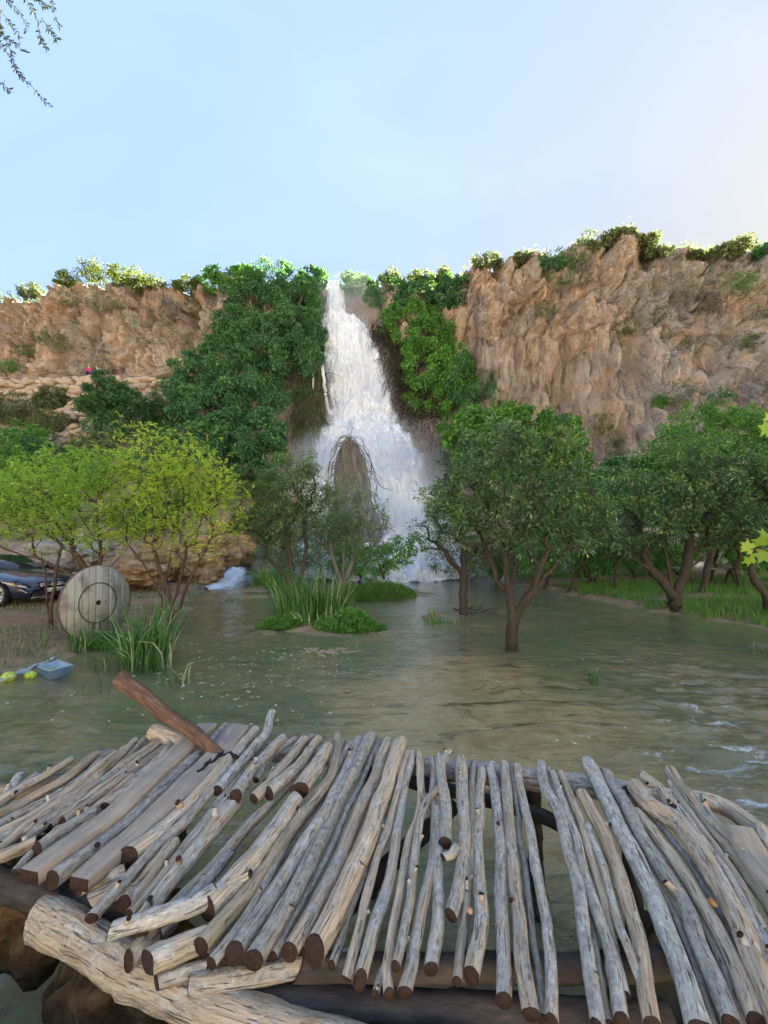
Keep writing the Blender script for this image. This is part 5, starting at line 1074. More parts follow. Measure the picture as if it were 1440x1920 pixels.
POLES = [  # photo polyline near -> far, near and far width, height above the bed of poles
    ([(-90, 1575), (0, 1505), (36, 1455)], 24, 17, 0), ([(-70, 1580), (10, 1500), (70, 1455)], 20, 15, 0), ([(-100, 1580), (0, 1505), (60, 1468), (135, 1424)], 22, 13, .01),
    ([(-70, 1570), (0, 1527), (110, 1468), (182, 1414)], 25, 17, .015), ([(-60, 1585), (0, 1550), (110, 1490), (202, 1410)], 25, 14, 0), ([(-60, 1595), (0, 1562), (100, 1505), (218, 1412)], 23, 14, .01),
    ([(-30, 1592), (60, 1532), (180, 1452), (256, 1390)], 22, 14, 0), ([(-20, 1610), (90, 1522), (165, 1472), (246, 1397)], 23, 14, .01), ([(0, 1588), (105, 1525), (200, 1460), (272, 1386)], 22, 13, 0),
    ([(40, 1580), (130, 1512), (215, 1445), (300, 1385)], 20, 14, .015), ([(90, 1552), (190, 1482), (265, 1420), (310, 1384)], 20, 14, 0), ([(200, 1513), (275, 1452), (305, 1420), (322, 1380)], 22, 13, .02),
    ([(128, 1578), (190, 1520), (275, 1442), (345, 1388)], 18, 15, 0), ([(115, 1542), (165, 1505), (230, 1460), (310, 1400)], 19, 14, .025), ([(137, 1544), (185, 1508), (250, 1455)], 17, 14, .02),
    ([(70, 1594), (120, 1556), (175, 1520)], 27, 20, .02), ([(27, 1636), (60, 1602), (125, 1555)], 16, 14, 0), ([(-40, 1620), (20, 1598), (62, 1580)], 26, 22, .015), ([(-60, 1600), (30, 1560), (95, 1528)], 20, 16, .0),
    ([(98, 1650), (170, 1595), (255, 1527), (330, 1455), (425, 1362)], 36, 20, 0), ([(338, 1516), (395, 1450), (458, 1374)], 22, 14, .01), ([(240, 1608), (300, 1560), (375, 1490), (432, 1424), (476, 1370)], 42, 20, .03),
    ([(172, 1722), (230, 1660), (300, 1582), (350, 1537), (432, 1440)], 24, 22, .03), ([(408, 1482), (470, 1408), (498, 1378), (509, 1335)], 22, 15, .04), ([(232, 1694), (275, 1645), (326, 1582)], 30, 24, .02),
    ([(255, 1690), (330, 1600), (430, 1482), (452, 1448)], 15, 12, 0), ([(245, 1712), (310, 1640), (372, 1562), (440, 1480), (512, 1402)], 20, 15, .0), ([(255, 1745), (305, 1668), (387, 1572), (447, 1500)], 34, 32, 0),
    ([(442, 1493), (478, 1440), (530, 1384)], 26, 19, .06), ([(476, 1498), (525, 1444), (572, 1386)], 22, 17, .055), ([(505, 1488), (552, 1444), (596, 1388)], 25, 19, .055), ([(562, 1482), (590, 1440), (614, 1402)], 36, 24, .06),
    ([(480, 1462), (515, 1412), (555, 1384)], 14, 12, .03), ([(500, 1470), (545, 1415), (585, 1382)], 20, 15, .01), ([(268, 1748), (335, 1688), (420, 1602), (480, 1532), (546, 1468)], 28, 17, .01), ([(300, 1742), (370, 1676), (428, 1606)], 26, 22, 0),
    ([(388, 1702), (443, 1648), (490, 1590), (560, 1495)], 48, 33, .035), ([(207, 1748), (290, 1722), (355, 1700), (405, 1672)], 29, 36, .055), ([(377, 1773), (452, 1683), (515, 1595), (595, 1495), (626, 1440), (632, 1380)], 33, 18, .02),
    ([(396, 1804), (449, 1735), (510, 1630), (562, 1540), (612, 1480), (655, 1397)], 24, 14, 0), ([(440, 1787), (510, 1682), (580, 1570), (640, 1470), (672, 1390)], 39, 22, .01), ([(477, 1802), (520, 1730), (560, 1660), (608, 1560), (650, 1470), (696, 1382)], 42, 27, .01),
    ([(546, 1784), (600, 1690), (642, 1600), (690, 1490), (725, 1395)], 34, 23, 0), ([(590, 1783), (640, 1682), (682, 1590), (722, 1480), (751, 1394)], 50, 27, .01), ([(652, 1834), (676, 1740), (702, 1620), (737, 1520), (764, 1412)], 22, 13, 0),
    ([(678, 1837), (710, 1722), (736, 1620), (753, 1520), (772, 1412)], 28, 13, 0), ([(703, 1864), (716, 1828), (729, 1792)], 14, 16, -.02), ([(733, 1863), (732, 1790), (752, 1660), (766, 1580), (792, 1490), (785, 1412)], 22, 15, 0),
    ([(742, 1809), (768, 1690), (783, 1580), (796, 1512), (821, 1478)], 19, 15, .03), ([(757, 1859), (782, 1760), (802, 1660), (813, 1540), (813, 1424)], 30, 14, 0), ([(808, 1816), (819, 1720), (822, 1610), (820, 1520)], 29, 20, -.005),
    ([(836, 1580), (831, 1490), (826, 1420)], 25, 19, .035), ([(828, 1432), (838, 1418), (848, 1408)], 15, 14, .04), ([(845, 1716), (863, 1630), (869, 1550), (863, 1425)], 27, 26, .02), ([(832, 1608), (848, 1604), (858, 1590)], 15, 17, .035),
    ([(856, 1839), (873, 1720), (882, 1600), (885, 1500), (887, 1430)], 20, 13, 0), ([(884, 1830), (901, 1710), (896, 1580), (904, 1448)], 33, 17, .005), ([(944, 1876), (942, 1750), (938, 1600), (930, 1500), (918, 1436)], 31, 17, 0),
    ([(997, 1902), (984, 1815), (972, 1720), (960, 1600), (952, 1520), (946, 1434)], 36, 19, 0), ([(1036, 1918), (1030, 1800), (1015, 1680), (996, 1560), (978, 1490), (970, 1435)], 25, 15, 0),
    ([(1122, 1930), (1099, 1780), (1083, 1660), (1052, 1540), (1020, 1474), (1015, 1434)], 29, 19, .01), ([(1166, 1915), (1146, 1800), (1112, 1697), (1086, 1590), (1056, 1508), (1036, 1448)], 30, 14, .0), ([(1174, 1868), (1144, 1740), (1116, 1630), (1071, 1492), (1051, 1450)], 18, 14, -.005),
    ([(1212, 1868), (1185, 1795), (1152, 1712), (1134, 1636), (1103, 1545)], 20, 13, .01), ([(1224, 1920), (1199, 1767), (1177, 1692), (1140, 1577), (1108, 1520), (1092, 1492)], 33, 23, .01), ([(1312, 1935), (1270, 1794), (1234, 1705), (1177, 1582), (1142, 1512), (1104, 1430)], 46, 27, .01),
    ([(1374, 1930), (1320, 1794), (1284, 1697), (1206, 1577), (1173, 1510), (1136, 1447)], 38, 22, .005), ([(1420, 1920), (1374, 1800), (1333, 1720), (1258, 1606), (1196, 1525)], 36, 19, 0), ([(1482, 1965), (1440, 1864), (1401, 1767), (1359, 1678), (1306, 1588), (1271, 1543), (1222, 1512), (1190, 1476)], 46, 33, .025),
    ([(1500, 1940), (1440, 1796), (1415, 1734), (1360, 1637), (1306, 1563), (1253, 1492)], 23, 16, 0), ([(1505, 1880), (1402, 1684), (1346, 1600), (1281, 1508), (1256, 1467)], 22, 13, .0), ([(1510, 1800), (1440, 1690), (1392, 1620), (1343, 1562), (1298, 1508), (1254, 1447)], 42, 25, .0),
    ([(1262, 1517), (1238, 1480), (1204, 1456)], 22, 19, .0), ([(1396, 1604), (1356, 1560), (1326, 1520), (1317, 1492)], 14, 12, .03), ([(1510, 1650), (1440, 1588), (1424, 1552)], 28, 22, .01), ([(1440, 1660), (1390, 1600), (1340, 1545), (1300, 1490)], 15, 12, .02), ([(1520, 1740), (1450, 1650), (1400, 1600)], 30, 22, -.01), ([(1560, 1990), (1500, 1850), (1450, 1760)], 34, 28, 0), ([(1530, 1960), (1462, 1830), (1420, 1750)], 26, 22, -.01),
]
_srs = np.random.RandomState(5)
for (pts, a, b_, dz) in POLES:
    o_ = lay(pts, a, b_, dz)
    for _ in range(_srs.choice([0, 1, 1, 2, 3])):                 # stubs of lopped side branches
        f_ = _srs.uniform(.08, .9); n_ = len(pts); x_ = np.interp(f_, np.linspace(0, 1, n_), [q[0] for q in pts]); y_ = np.interp(f_, np.linspace(0, 1, n_), [q[1] for q in pts])
        c_ = G(x_, y_, DZ + dz); r_ = pxw((a + (b_ - a) * f_) * .88, c_[1]) / 2; an = _srs.uniform(.3, 2.8); d_ = unit(np.array((math.cos(an), _srs.normal(0, .5), max(.25, math.sin(an)))))
        obj('branch_stub', pole_mesh('branch_stub', [c_ + d_ * r_ * .5, c_ + d_ * r_ * 1.1, c_ + d_ * (r_ * 1.25 + _srs.uniform(.004, .022))], [r_ * .5, r_ * .38, r_ * .34], _srs.randint(9999), [M_POLE, M_CUT], ns=8, m=5, knots=0), o_)
# thinner poles pushed into the gaps, a little lower
for k in [3, 4, 5, 6, 7, 8, 9, 10, 19, 20, 21, 22, 25, 26, 27, 34, 36, 38, 39, 40, 41, 42, 43, 45, 58, 60, 61, 63, 65, 66, 67, 68]:
    A, B = POLES[k][0], POLES[k + 1][0]; f = np.linspace(0, 1, 4)
    ia = np.array([[np.interp(q, np.linspace(0, 1, len(A)), [p[i] for p in A]) for i in (0, 1)] for q in f]); ib = np.array([[np.interp(q, np.linspace(0, 1, len(B)), [p[i] for p in B]) for i in (0, 1)] for q in f])
    m_ = (ia + ib) / 2
    if np.abs(ia - ib).max() > 90: continue
    if k < 25: m_[0] = m_[0] * .8 + m_[1] * .2
    lay([tuple(q) for q in m_], 17, 12, -.03)
def mat_plank():
    t = NT('old_plank'); pc = t.n('Attribute', attribute_name='pc').outputs['Vector']
    def mp(s):
        m = t.n('Mapping'); t.l(pc, m.inputs[0]); m.inputs['Scale'].default_value = s; return m.outputs[0]
    g = t.noise(mp((70, 70, 3)), 1, 6, .62, .4); n = t.noise(mp((8, 8, 5)), 1, 5, .6)
    col = t.ramp(g, [(.3, (.26, .20, .145)), (.7, (.46, .375, .28))]); col = t.mix(t.ramp(n, [(.45, 0), (.62, .8)]), col, (.25, .21, .20)); col = t.mix(t.ramp(n, [(.3, .5), (.42, 0)]), col, (.50, .37, .22))
    return t.done(t.bsdf(col, .75, t.bump(g, .5, .006), .25))
M_PLANK = mat_plank()
lay([(55, 1643), (150, 1576), (232, 1515), (312, 1438), (388, 1368)], 44, 36, .03, 'plank', [M_PLANK, M_CUT], flat=(.92, .55), mid=46)
lay([(148, 1660), (215, 1602), (330, 1500), (400, 1430), (448, 1370)], 42, 40, .025, 'plank', [M_PLANK, M_CUT], flat=(.95, .5), mid=52)
lay([(1480, 1690), (1425, 1620), (1385, 1562)], 62, 50, .03, 'plank', [M_PLANK, M_CUT], flat=(.95, .3))
# short loose ends at the near left corner
lay([(242, 1802), (290, 1760), (333, 1725)], 36, 32, -.03); lay([(278, 1808), (330, 1785), (378, 1766)], 44, 42, -.01); lay([(293, 1843), (340, 1825), (386, 1812)], 26, 24, -.06)
lay([(150, 1668), (190, 1650), (235, 1640)], 22, 26, -.02); lay([(175, 1690), (215, 1672), (262, 1655)], 36, 30, -.03)
# bearers under the poles
lay([(300, 1400), (560, 1412), (840, 1442), (1000, 1462), (1100, 1474), (1200, 1494)], 30, 40, -.085, 'bearer', [M_POLE, M_CUT], base=DZ)
lay([(1170, 1490), (1330, 1502), (1410, 1545), (1500, 1600)], 30, 30, -.04, 'bearer')
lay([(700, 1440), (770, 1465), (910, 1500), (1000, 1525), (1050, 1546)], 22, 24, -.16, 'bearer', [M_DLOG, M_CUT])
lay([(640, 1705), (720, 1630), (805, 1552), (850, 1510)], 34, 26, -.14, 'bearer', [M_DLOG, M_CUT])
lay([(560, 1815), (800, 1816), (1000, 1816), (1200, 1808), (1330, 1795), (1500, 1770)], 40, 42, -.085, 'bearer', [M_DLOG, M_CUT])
lay([(-120, 1500), (60, 1478), (200, 1430), (330, 1392)], 26, 24, -.08, 'bearer')
lay([(360, 1845), (560, 1812), (700, 1800)], 34, 26, -.08, 'bearer')
tr = lay([(84, 1722), (100, 1732), (160, 1765), (240, 1812), (350, 1868), (500, 1918), (680, 1965), (900, 2010)], 66, 54, -.15, 'front_trunk', [M_POLE, M_POLE], knots=6, label='thick bare trunk carrying the near ends of the poles')
lay([(330, 1868), (560, 1888), (800, 1900), (1050, 1912), (1250, 1915)], 60, 56, -.17, 'bearer', [M_DLOG, M_CUT])  # dark colour stands in for the shade below the near pole ends
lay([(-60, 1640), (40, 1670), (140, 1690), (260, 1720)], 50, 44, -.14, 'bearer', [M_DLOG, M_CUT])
# posts down to the river bed
for (x, y) in [(330, 1395), (1000, 1465), (1180, 1492), (690, 1440)]:
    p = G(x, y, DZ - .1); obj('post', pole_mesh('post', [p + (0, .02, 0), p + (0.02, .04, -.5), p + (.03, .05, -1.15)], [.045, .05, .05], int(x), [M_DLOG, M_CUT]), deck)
# things lying on the platform
def chip(name, label, cat, x, y, z, s, col, seed):
    rs = np.random.RandomState(seed); bm = bmesh.new(); bmesh.ops.create_icosphere(bm, subdivisions=2, radius=1)
    v = np.array([q.co[:] for q in bm.verts]); f = np.array([[q.index for q in g.verts] for g in bm.faces]); bm.free()
    v = v * (1 + .35 * fbm(v * 1.2 + seed, 3, seed))[:, None] * np.asarray(s) + G(x, y, z)
    return obj(name, mesh_np(name, v, [f], [plain(name + '_skin%d' % seed, col, .9, .1, var=.35, scale=60)]), label=label, cat=cat)
chip('bark_chip', 'small orange bark chip caught between two poles near the middle', 'bark chip', 881, 1707, DZ + .05, (.011, .014, .008), (.45, .24, .12), 1)
chip('bark_chip', 'rust-coloured bark chip between poles on the right of the platform', 'bark chip', 1336, 1692, DZ + .045, (.011, .02, .009), (.42, .20, .07), 2)
# twisted black rag on the planks
mb = MB()
for k in range(3):
    pts = resample([G(*q, DZ + .05 + .01 * k) for q in [(372, 1452 - 3 * k), (392, 1430), (410, 1415 + 2 * k), (428, 1416 - 2 * k), (444, 1420)]], 24); pts[:, 2] += .008 * np.sin(np.arange(24) * .9 + k * 2); pts[:, 0] += .008 * np.cos(np.arange(24) * .9 + k * 2)
    v, f = tube_vf(pts, .009, 6); mb.add(v, f)
mb.build('cloth_strip', [plain('black_cloth', (.02, .02, .023), .9)], smooth=True, label='twisted black cloth strip lying across the two planks', cat='rag')
# leaning log
W = [P(412, 1420, 2.70), P(372, 1382, 2.80), P(330, 1352, 2.88), P(270, 1305, 2.95), P(222, 1272, 3.02)]
obj('leaning_log', pole_mesh('leaning_log', W, [.038, .041, .046, .055, .056], 991, [mat_trunk('reddish_log', ((.045, .024, .016), (.15, .075, .042), (.32, .19, .115))), M_CUT], rough=.12), label='thick reddish log sticking up at the far left corner of the platform', cat='log')
W = [P(345, 1398, 2.9), P(318, 1385, 2.98), P(290, 1372, 3.05)]
obj('driftwood_stump', pole_mesh('driftwood_stump', W, [.05, .058, .062], 992, [M_POLE, M_POLE]), label='grey rounded stump behind the far left corner of the platform', cat='stump')
# brown rock under the near corner
def rock(name, label, c, s, seed, col, n=4, parent=None, rough=.35, cat='rock'):
    bm = bmesh.new(); bmesh.ops.create_icosphere(bm, subdivisions=n, radius=1)
    v = np.array([q.co[:] for q in bm.verts]); f = np.array([[q.index for q in g.verts] for g in bm.faces]); bm.free()
    v = v * (1 + rough * fbm(v * 1.4 + seed, 6, seed, .55))[:, None] * np.asarray(s) + np.asarray(c)
    return obj(name, mesh_np(name, v, [f], [col]), parent, label=label, cat=cat)
t = NT('brown_tufa'); c_ = t.coord(); n_ = t.noise(c_, 9, 7, .7); M_TUFA = t.done(t.bsdf(t.ramp(n_, [(.3, (.03, .018, .010)), (.5, (.12, .068, .03)), (.7, (.27, .17, .08))]), .9, t.bump(n_, .9, .05), .15))
rock('support_rock', 'rough brown rock propping the near left corner of the platform', G(215, 1865, .22) + (0, .12, -.12), (.30, .22, .42), 12, M_TUFA, 5)
rock('support_rock', 'brown rock under the plank ends at the left', G(45, 1690, .42) + (0, .12, -.1), (.3, .2, .3), 13, M_TUFA, 4)
rock('mossy_rock', 'dark mossy rock under the poles at the bottom right', G(1290, 1900, .2) + (0, .1, 0), (.25, .2, .26), 14, plain('mossy_rock_skin', (.06, .055, .035), .9, var=.5, scale=20, bump=.5), 4)

# unseen earth bank behind and below the camera, added to darken under the platform
def shade_terrace():
    gx = np.linspace(-9, 9, 90); gy = np.array([.86, .84, .82, .8, .5, 0, -1.5, -4, -10]); gz_ = np.array([-.6, -.1, .3, .60, .64, .65, .66, .68, .7])
    X = gx[None] + 0 * gy[:, None]; Y = gy[:, None] + 0 * X; Z = gz_[:, None] + 0 * X
    p = np.stack([X, Y, Z], -1); Y = Y + .07 * fbm(p * 2, 3, 4); Z = Z + .03 * fbm(p * 2 + 5, 3, 5); m, n = X.shape; i = np.arange(m - 1)[:, None] * n; j = np.arange(n - 1)[None]
    obj('shade_terrace', mesh_np('shade_terrace', np.stack([X, Y, Z], -1).reshape(-1, 3), [np.stack([i + j, i + n + j, i + n + j + 1, i + j + 1], -1).reshape(-1, 4)], [M_EARTH]), kind='structure')
shade_terrace()
# ================================================================== smaller things
M_OCHRE = (lambda t: t.done(t.bsdf(t.ramp(t.noise(t.coord(), 3, 7, .65), [(.3, (.13, .075, .035)), (.5, (.30, .19, .095)), (.7, (.42, .31, .19))]), .9, t.bump(t.noise(t.coord(), 6, 6, .6), .8, .1), .15)))(NT('ochre_tufa'))
M_GREYR = plain('grey_boulder', (.27, .255, .24), .9, .15, var=.4, scale=3, bump=.5)
for i, (x, y, D, sx, sz, lab) in enumerate([(300, 1052, 19, 1.2, .8, 'ochre tufa hummock behind the stems of the yellowing tree'), (375, 1068, 19.5, 1.1, .75, 'ochre tufa hummock at the left edge of the left cascade'), (400, 1040, 22.5, 1.3, 1.0, 'upper ochre tufa hummock above the left cascade'), (265, 1075, 16, 1.0, .45, 'low ochre hummock on the bank behind the reel'), (440, 1020, 24, 1.3, 1.3, 'mossy ochre hummock under the hanging bush')]):
    c = P(x, y, D); rock('tufa_hummock', lab, c, (sx, .9, sz), 30 + i, M_OCHRE, 5, rough=.5)
rock('boulder', 'big grey boulder behind the car', P(125, 1040, 15.5), (1.2, .9, .6), 40, M_GREYR, 5, rough=.45)
rock('boulder', 'small grey boulder at the right edge of the stream', base_at(1432, 1205), (.3, .25, .16), 41, M_GREYR, 3, rough=.25)
rock('boulder', 'dark stone in the stream left of the islet', base_at(508, 1110), (.18, .14, .12), 42, plain('dark_stone', (.04, .038, .035), .6), 3)
rock('boulder', 'dark stone at the water edge in front of the left cascade', base_at(378, 1106), (.28, .2, .16), 43, plain('dark_wet_stone', (.07, .06, .05), .5), 3)
# small cascades into the pool
def cascade(label, rows):
    root = thing('cascade', label, 'cascade', P((rows[-1][1] + rows[-1][2]) / 2, rows[-1][0], rows[-1][3]))
    m, n = 60, 50; tt = np.linspace(0, 1, m); ks = np.linspace(0, 1, len(rows)); y, l, r, D = [np.interp(tt, ks, [q[i] for q in rows]) for i in range(4)]
    s = np.linspace(0, 1, n); x = l[:, None] + (r - l)[:, None] * s; Dg = D[:, None] + 0 * x
    X = (x - CX) / F * Dg; Z = CAMZ + (HZ - y[:, None]) / F * Dg; p = np.stack([X * 2, Z * .8 + Dg * .3, 0 * X], -1); d = .14 * fbm(p * 1.6, 6, 6, .65)
    Z = np.maximum(Z + d * .7 * np.sin(s * math.pi)[None] + .05, .012); Y = Dg - d - .4 * np.sin(s * math.pi)[None]
    i = np.arange(m - 1)[:, None] * n; j = np.arange(n - 1)[None]; q = np.stack([i + j, i + n + j, i + n + j + 1, i + j + 1], -1).reshape(-1, 4)
    e = np.clip(np.minimum(s, 1 - s) * 2.2, 0, 1)[None] * np.interp(tt, [0, .15, .6, 1], [.35, .7, .62, .3])[:, None]
    obj('water_sheet', mesh_np('water_sheet', np.stack([X, Y, Z], -1).reshape(-1, 3), [q], [M_FALLS], {'st': np.stack([X * 1.5, Z + Dg * .4, 0 * X], -1).reshape(-1, 3), 'edge': e.ravel()}), root)
cascade('low white cascade entering the pool left of the tall grass clump', [(1064, 428, 474, 22), (1080, 408, 474, 20.8), (1094, 375, 474, 19.4), (1106, 335, 470, 17.6)])
cascade('low white cascade entering the pool right of the grass islet', [(1035, 728, 772, 24), (1065, 715, 790, 22.8), (1080, 705, 815, 22), (1088, 690, 870, 21.4)])
cascade('thin bright rill under the thin tree', [(1040, 880, 920, 23.6), (1066, 870, 930, 22.6), (1083, 860, 960, 21.6)])

# ------------------------------------------------------------------ stone wall below the path, rope, people
def stones():
    rs = np.random.RandomState(31); root = thing('stone_wall', 'dry stone retaining wall of pale rough stones under the path', 'wall', on_cliff(120, 790, .9, 2.6))
    t = NT('wall_stone'); oi = t.n('ObjectInfo'); n = t.noise(t.coord(), 3, 6, .65)
    col = t.mix(n, (.30, .215, .145), (.52, .41, .295)); col = t.mix(t.math('MULTIPLY', oi.outputs['Random'], .45), col, (.30, .27, .235)); M = t.done(t.bsdf(col, .92, t.bump(n, .7, .08), .12))
    var = []
    for k in range(6):
        bm = bmesh.new(); bmesh.ops.create_icosphere(bm, subdivisions=2, radius=1); v = np.array([q.co[:] for q in bm.verts]); f = np.array([[q.index for q in g.verts] for g in bm.faces]); bm.free()
        v = np.sign(v) * np.abs(v) ** .72; v *= (1 + .22 * fbm(v * 1.1 + k * 7, 3, k))[:, None]; var.append(mesh_np('stone', v, [f], [M]))
    k = 0
    for r_, y in enumerate(np.arange(707, 842, 9.0)):
        for x in np.arange(-20 + (r_ % 2) * 8, 345, 16.5):
            x_ = x + rs.normal(0, 3); y_ = y + rs.normal(0, 1.8)
            lo = np.interp(x_, [0, 60, 110, 160, 175, 180, 235, 240, 330, 345], [765, 770, 815, 835, 800, 722, 722, 752, 758, 730])
            if y_ > lo or (y_ > 790 and rs.rand() < .35) or rs.rand() < .06: continue
            c = on_cliff(x_, y_, 1.2, 3.0); s = pxw(1, c[1])
            o = bpy.data.objects.new('stone', var[k % 6]); o.location = c + (0, -.05, 0); o.scale = (s * rs.uniform(7, 13), s * rs.uniform(6, 9), s * rs.uniform(4, 6.6)); o.rotation_euler = (rs.normal(0, .2), rs.normal(0, .22), rs.normal(0, .3)); link(o, root); k += 1
stones()
pts = [on_cliff(x, y, 1.8, 3.2) for x, y in [(-30, 703), (60, 703), (140, 703), (230, 701), (300, 697)]]
pts = [p + (0, -.25, .12) for p in pts] + [P(345, 688, 32), P(375, 676, 32)]
v, f = tube_vf(resample(pts, 60), .045, 6); MB().add(v, f).build('water_pipe', [plain('pipe_grey', (.22, .20, .17), .7)], smooth=True, label='thin grey pipe running along the edge of the path above the stone wall', cat='pipe')

def skin_body(name, joints, edges, mat, parent, sub=2):
    me = bpy.data.meshes.new(name); me.from_pydata([j[0] for j in joints], edges, []); o = bpy.data.objects.new(name, me); COL.objects.link(o)
    md = o.modifiers.new('s', 'SKIN'); me.skin_vertices or None
    if not me.skin_vertices: bpy.context.view_layer.objects.active = o
    for sv, j in zip(me.skin_vertices[0].data, joints): sv.radius = (j[1], j[1] if len(j) < 3 else j[2])
    me.skin_vertices[0].data[0].use_root = True
    o.modifiers.new('d', 'SUBSURF').levels = sub; o.modifiers['d'].render_levels = sub
    dg = bpy.context.evaluated_depsgraph_get(); dg.update(); m2 = bpy.data.meshes.new_from_object(o.evaluated_get(dg)); bpy.data.objects.remove(o)
    m2.materials.clear(); m2.materials.append(mat)
    for p in m2.polygons: p.use_smooth = True
    return obj(name, m2, parent)
M_SKIN = plain('skin', (.42, .27, .19), .6)
def person(label, loc, rz, top, hair, veil=False):
    root = thing('person', label, 'person', (0, 0, 0))
    J = [((0, 0, .12), .13, .11), ((0, .0, .32), .12, .09), ((0, .01, .50), .15, .10), ((0, .02, .60), .06, .06), ((0, 0, .70), .075, .085), ((0, 0, .80), .085, .095), ((0, 0, .86), .06, .07),
         ((.17, .01, .54), .06), ((.24, -.08, .32), .045), ((.12, -.28, .22), .035), ((.06, -.34, .21), .03), ((-.17, .01, .54), .06), ((-.24, -.08, .32), .045), ((-.12, -.28, .22), .035), ((-.06, -.34, .21), .03),
         ((.11, -.05, .10), .09), ((.13, -.42, .16), .07), ((.13, -.46, -.22), .05), ((.13, -.56, -.27), .04), ((-.11, -.05, .10), .09), ((-.13, -.42, .16), .07), ((-.13, -.46, -.22), .05), ((-.13, -.56, -.27), .04)]
    E = [(0, 1), (1, 2), (2, 3), (3, 4), (4, 5), (5, 6), (2, 7), (7, 8), (8, 9), (9, 10), (2, 11), (11, 12), (12, 13), (13, 14), (0, 15), (15, 16), (16, 17), (17, 18), (0, 19), (19, 20), (20, 21), (21, 22)]
    skin_body('body', J, E, M_SKIN, root)
    Jt = [(J[i][0], J[i][1] * 1.14 + .008, (J[i][2] if len(J[i]) > 2 else J[i][1]) * 1.14 + .008) for i in (0, 1, 2, 7, 8, 9, 11, 12, 13)]
    skin_body('shirt', Jt, [(0, 1), (1, 2), (2, 3), (3, 4), (4, 5), (2, 6), (6, 7), (7, 8)], plain('shirt_' + label[:12], top, .85), root)
    Jl = [(J[i][0], J[i][1] * 1.12 + .006) for i in (0, 15, 16, 17, 19, 20, 21)]
    skin_body('trousers', Jl, [(0, 1), (1, 2), (2, 3), (0, 4), (4, 5), (5, 6)], plain('trousers_' + label[:12], (.05, .055, .08), .85), root)
    Jh = [((0, .035, .72), .085, .08), ((0, .03, .82), .10, .10), ((0, .02, .89), .06, .07)] + ([((0, .05, .60), .11, .09)] if veil else [])
    skin_body('headscarf' if veil else 'hair', Jh, [(0, 1), (1, 2)] + ([(0, 3)] if veil else []), plain('hair_' + label[:12], hair, .7), root)
    for dx in (-.035, .035):
        bm = bmesh.new(); bmesh.ops.create_icosphere(bm, subdivisions=1, radius=.012); me = bpy.data.meshes.new('eye'); bm.to_mesh(me); bm.free(); me.materials.append(plain('eye', (.02, .015, .012), .3)); o = obj('eye', me, root); o.location = (dx, -.088, .79)
    bm = bmesh.new(); bmesh.ops.create_cone(bm, segments=6, radius1=.016, radius2=.004, depth=.035, matrix=Matrix.Translation((0, -.095, .765)) @ Matrix.Rotation(math.pi / 2, 4, 'X')); me = bpy.data.meshes.new('nose'); bm.to_mesh(me); bm.free(); me.materials.append(M_SKIN); obj('nose', me, root)
    root.location = tuple(loc); root.rotation_euler = (0, 0, rz)
pz = on_cliff(172, 703, 2.6, 3.4)
person('person in a magenta top and headscarf sitting on the path', P(167, 697, 33.0) + (0, 0, -.28), .5, (.45, .03, .14), (.36, .03, .10), True)
person('person with dark hair in a pale lavender top sitting on the path', P(181, 698, 33.0) + (0, 0, -.28), -.5, (.55, .56, .80), (.03, .022, .02))
rock('ledge_stone', 'flat stone on the path that the two people sit on', P(174, 702, 33.1) + (0, .1, -.42), (1.1, .45, .38), 51, M_OCHRE, 3, rough=.18)

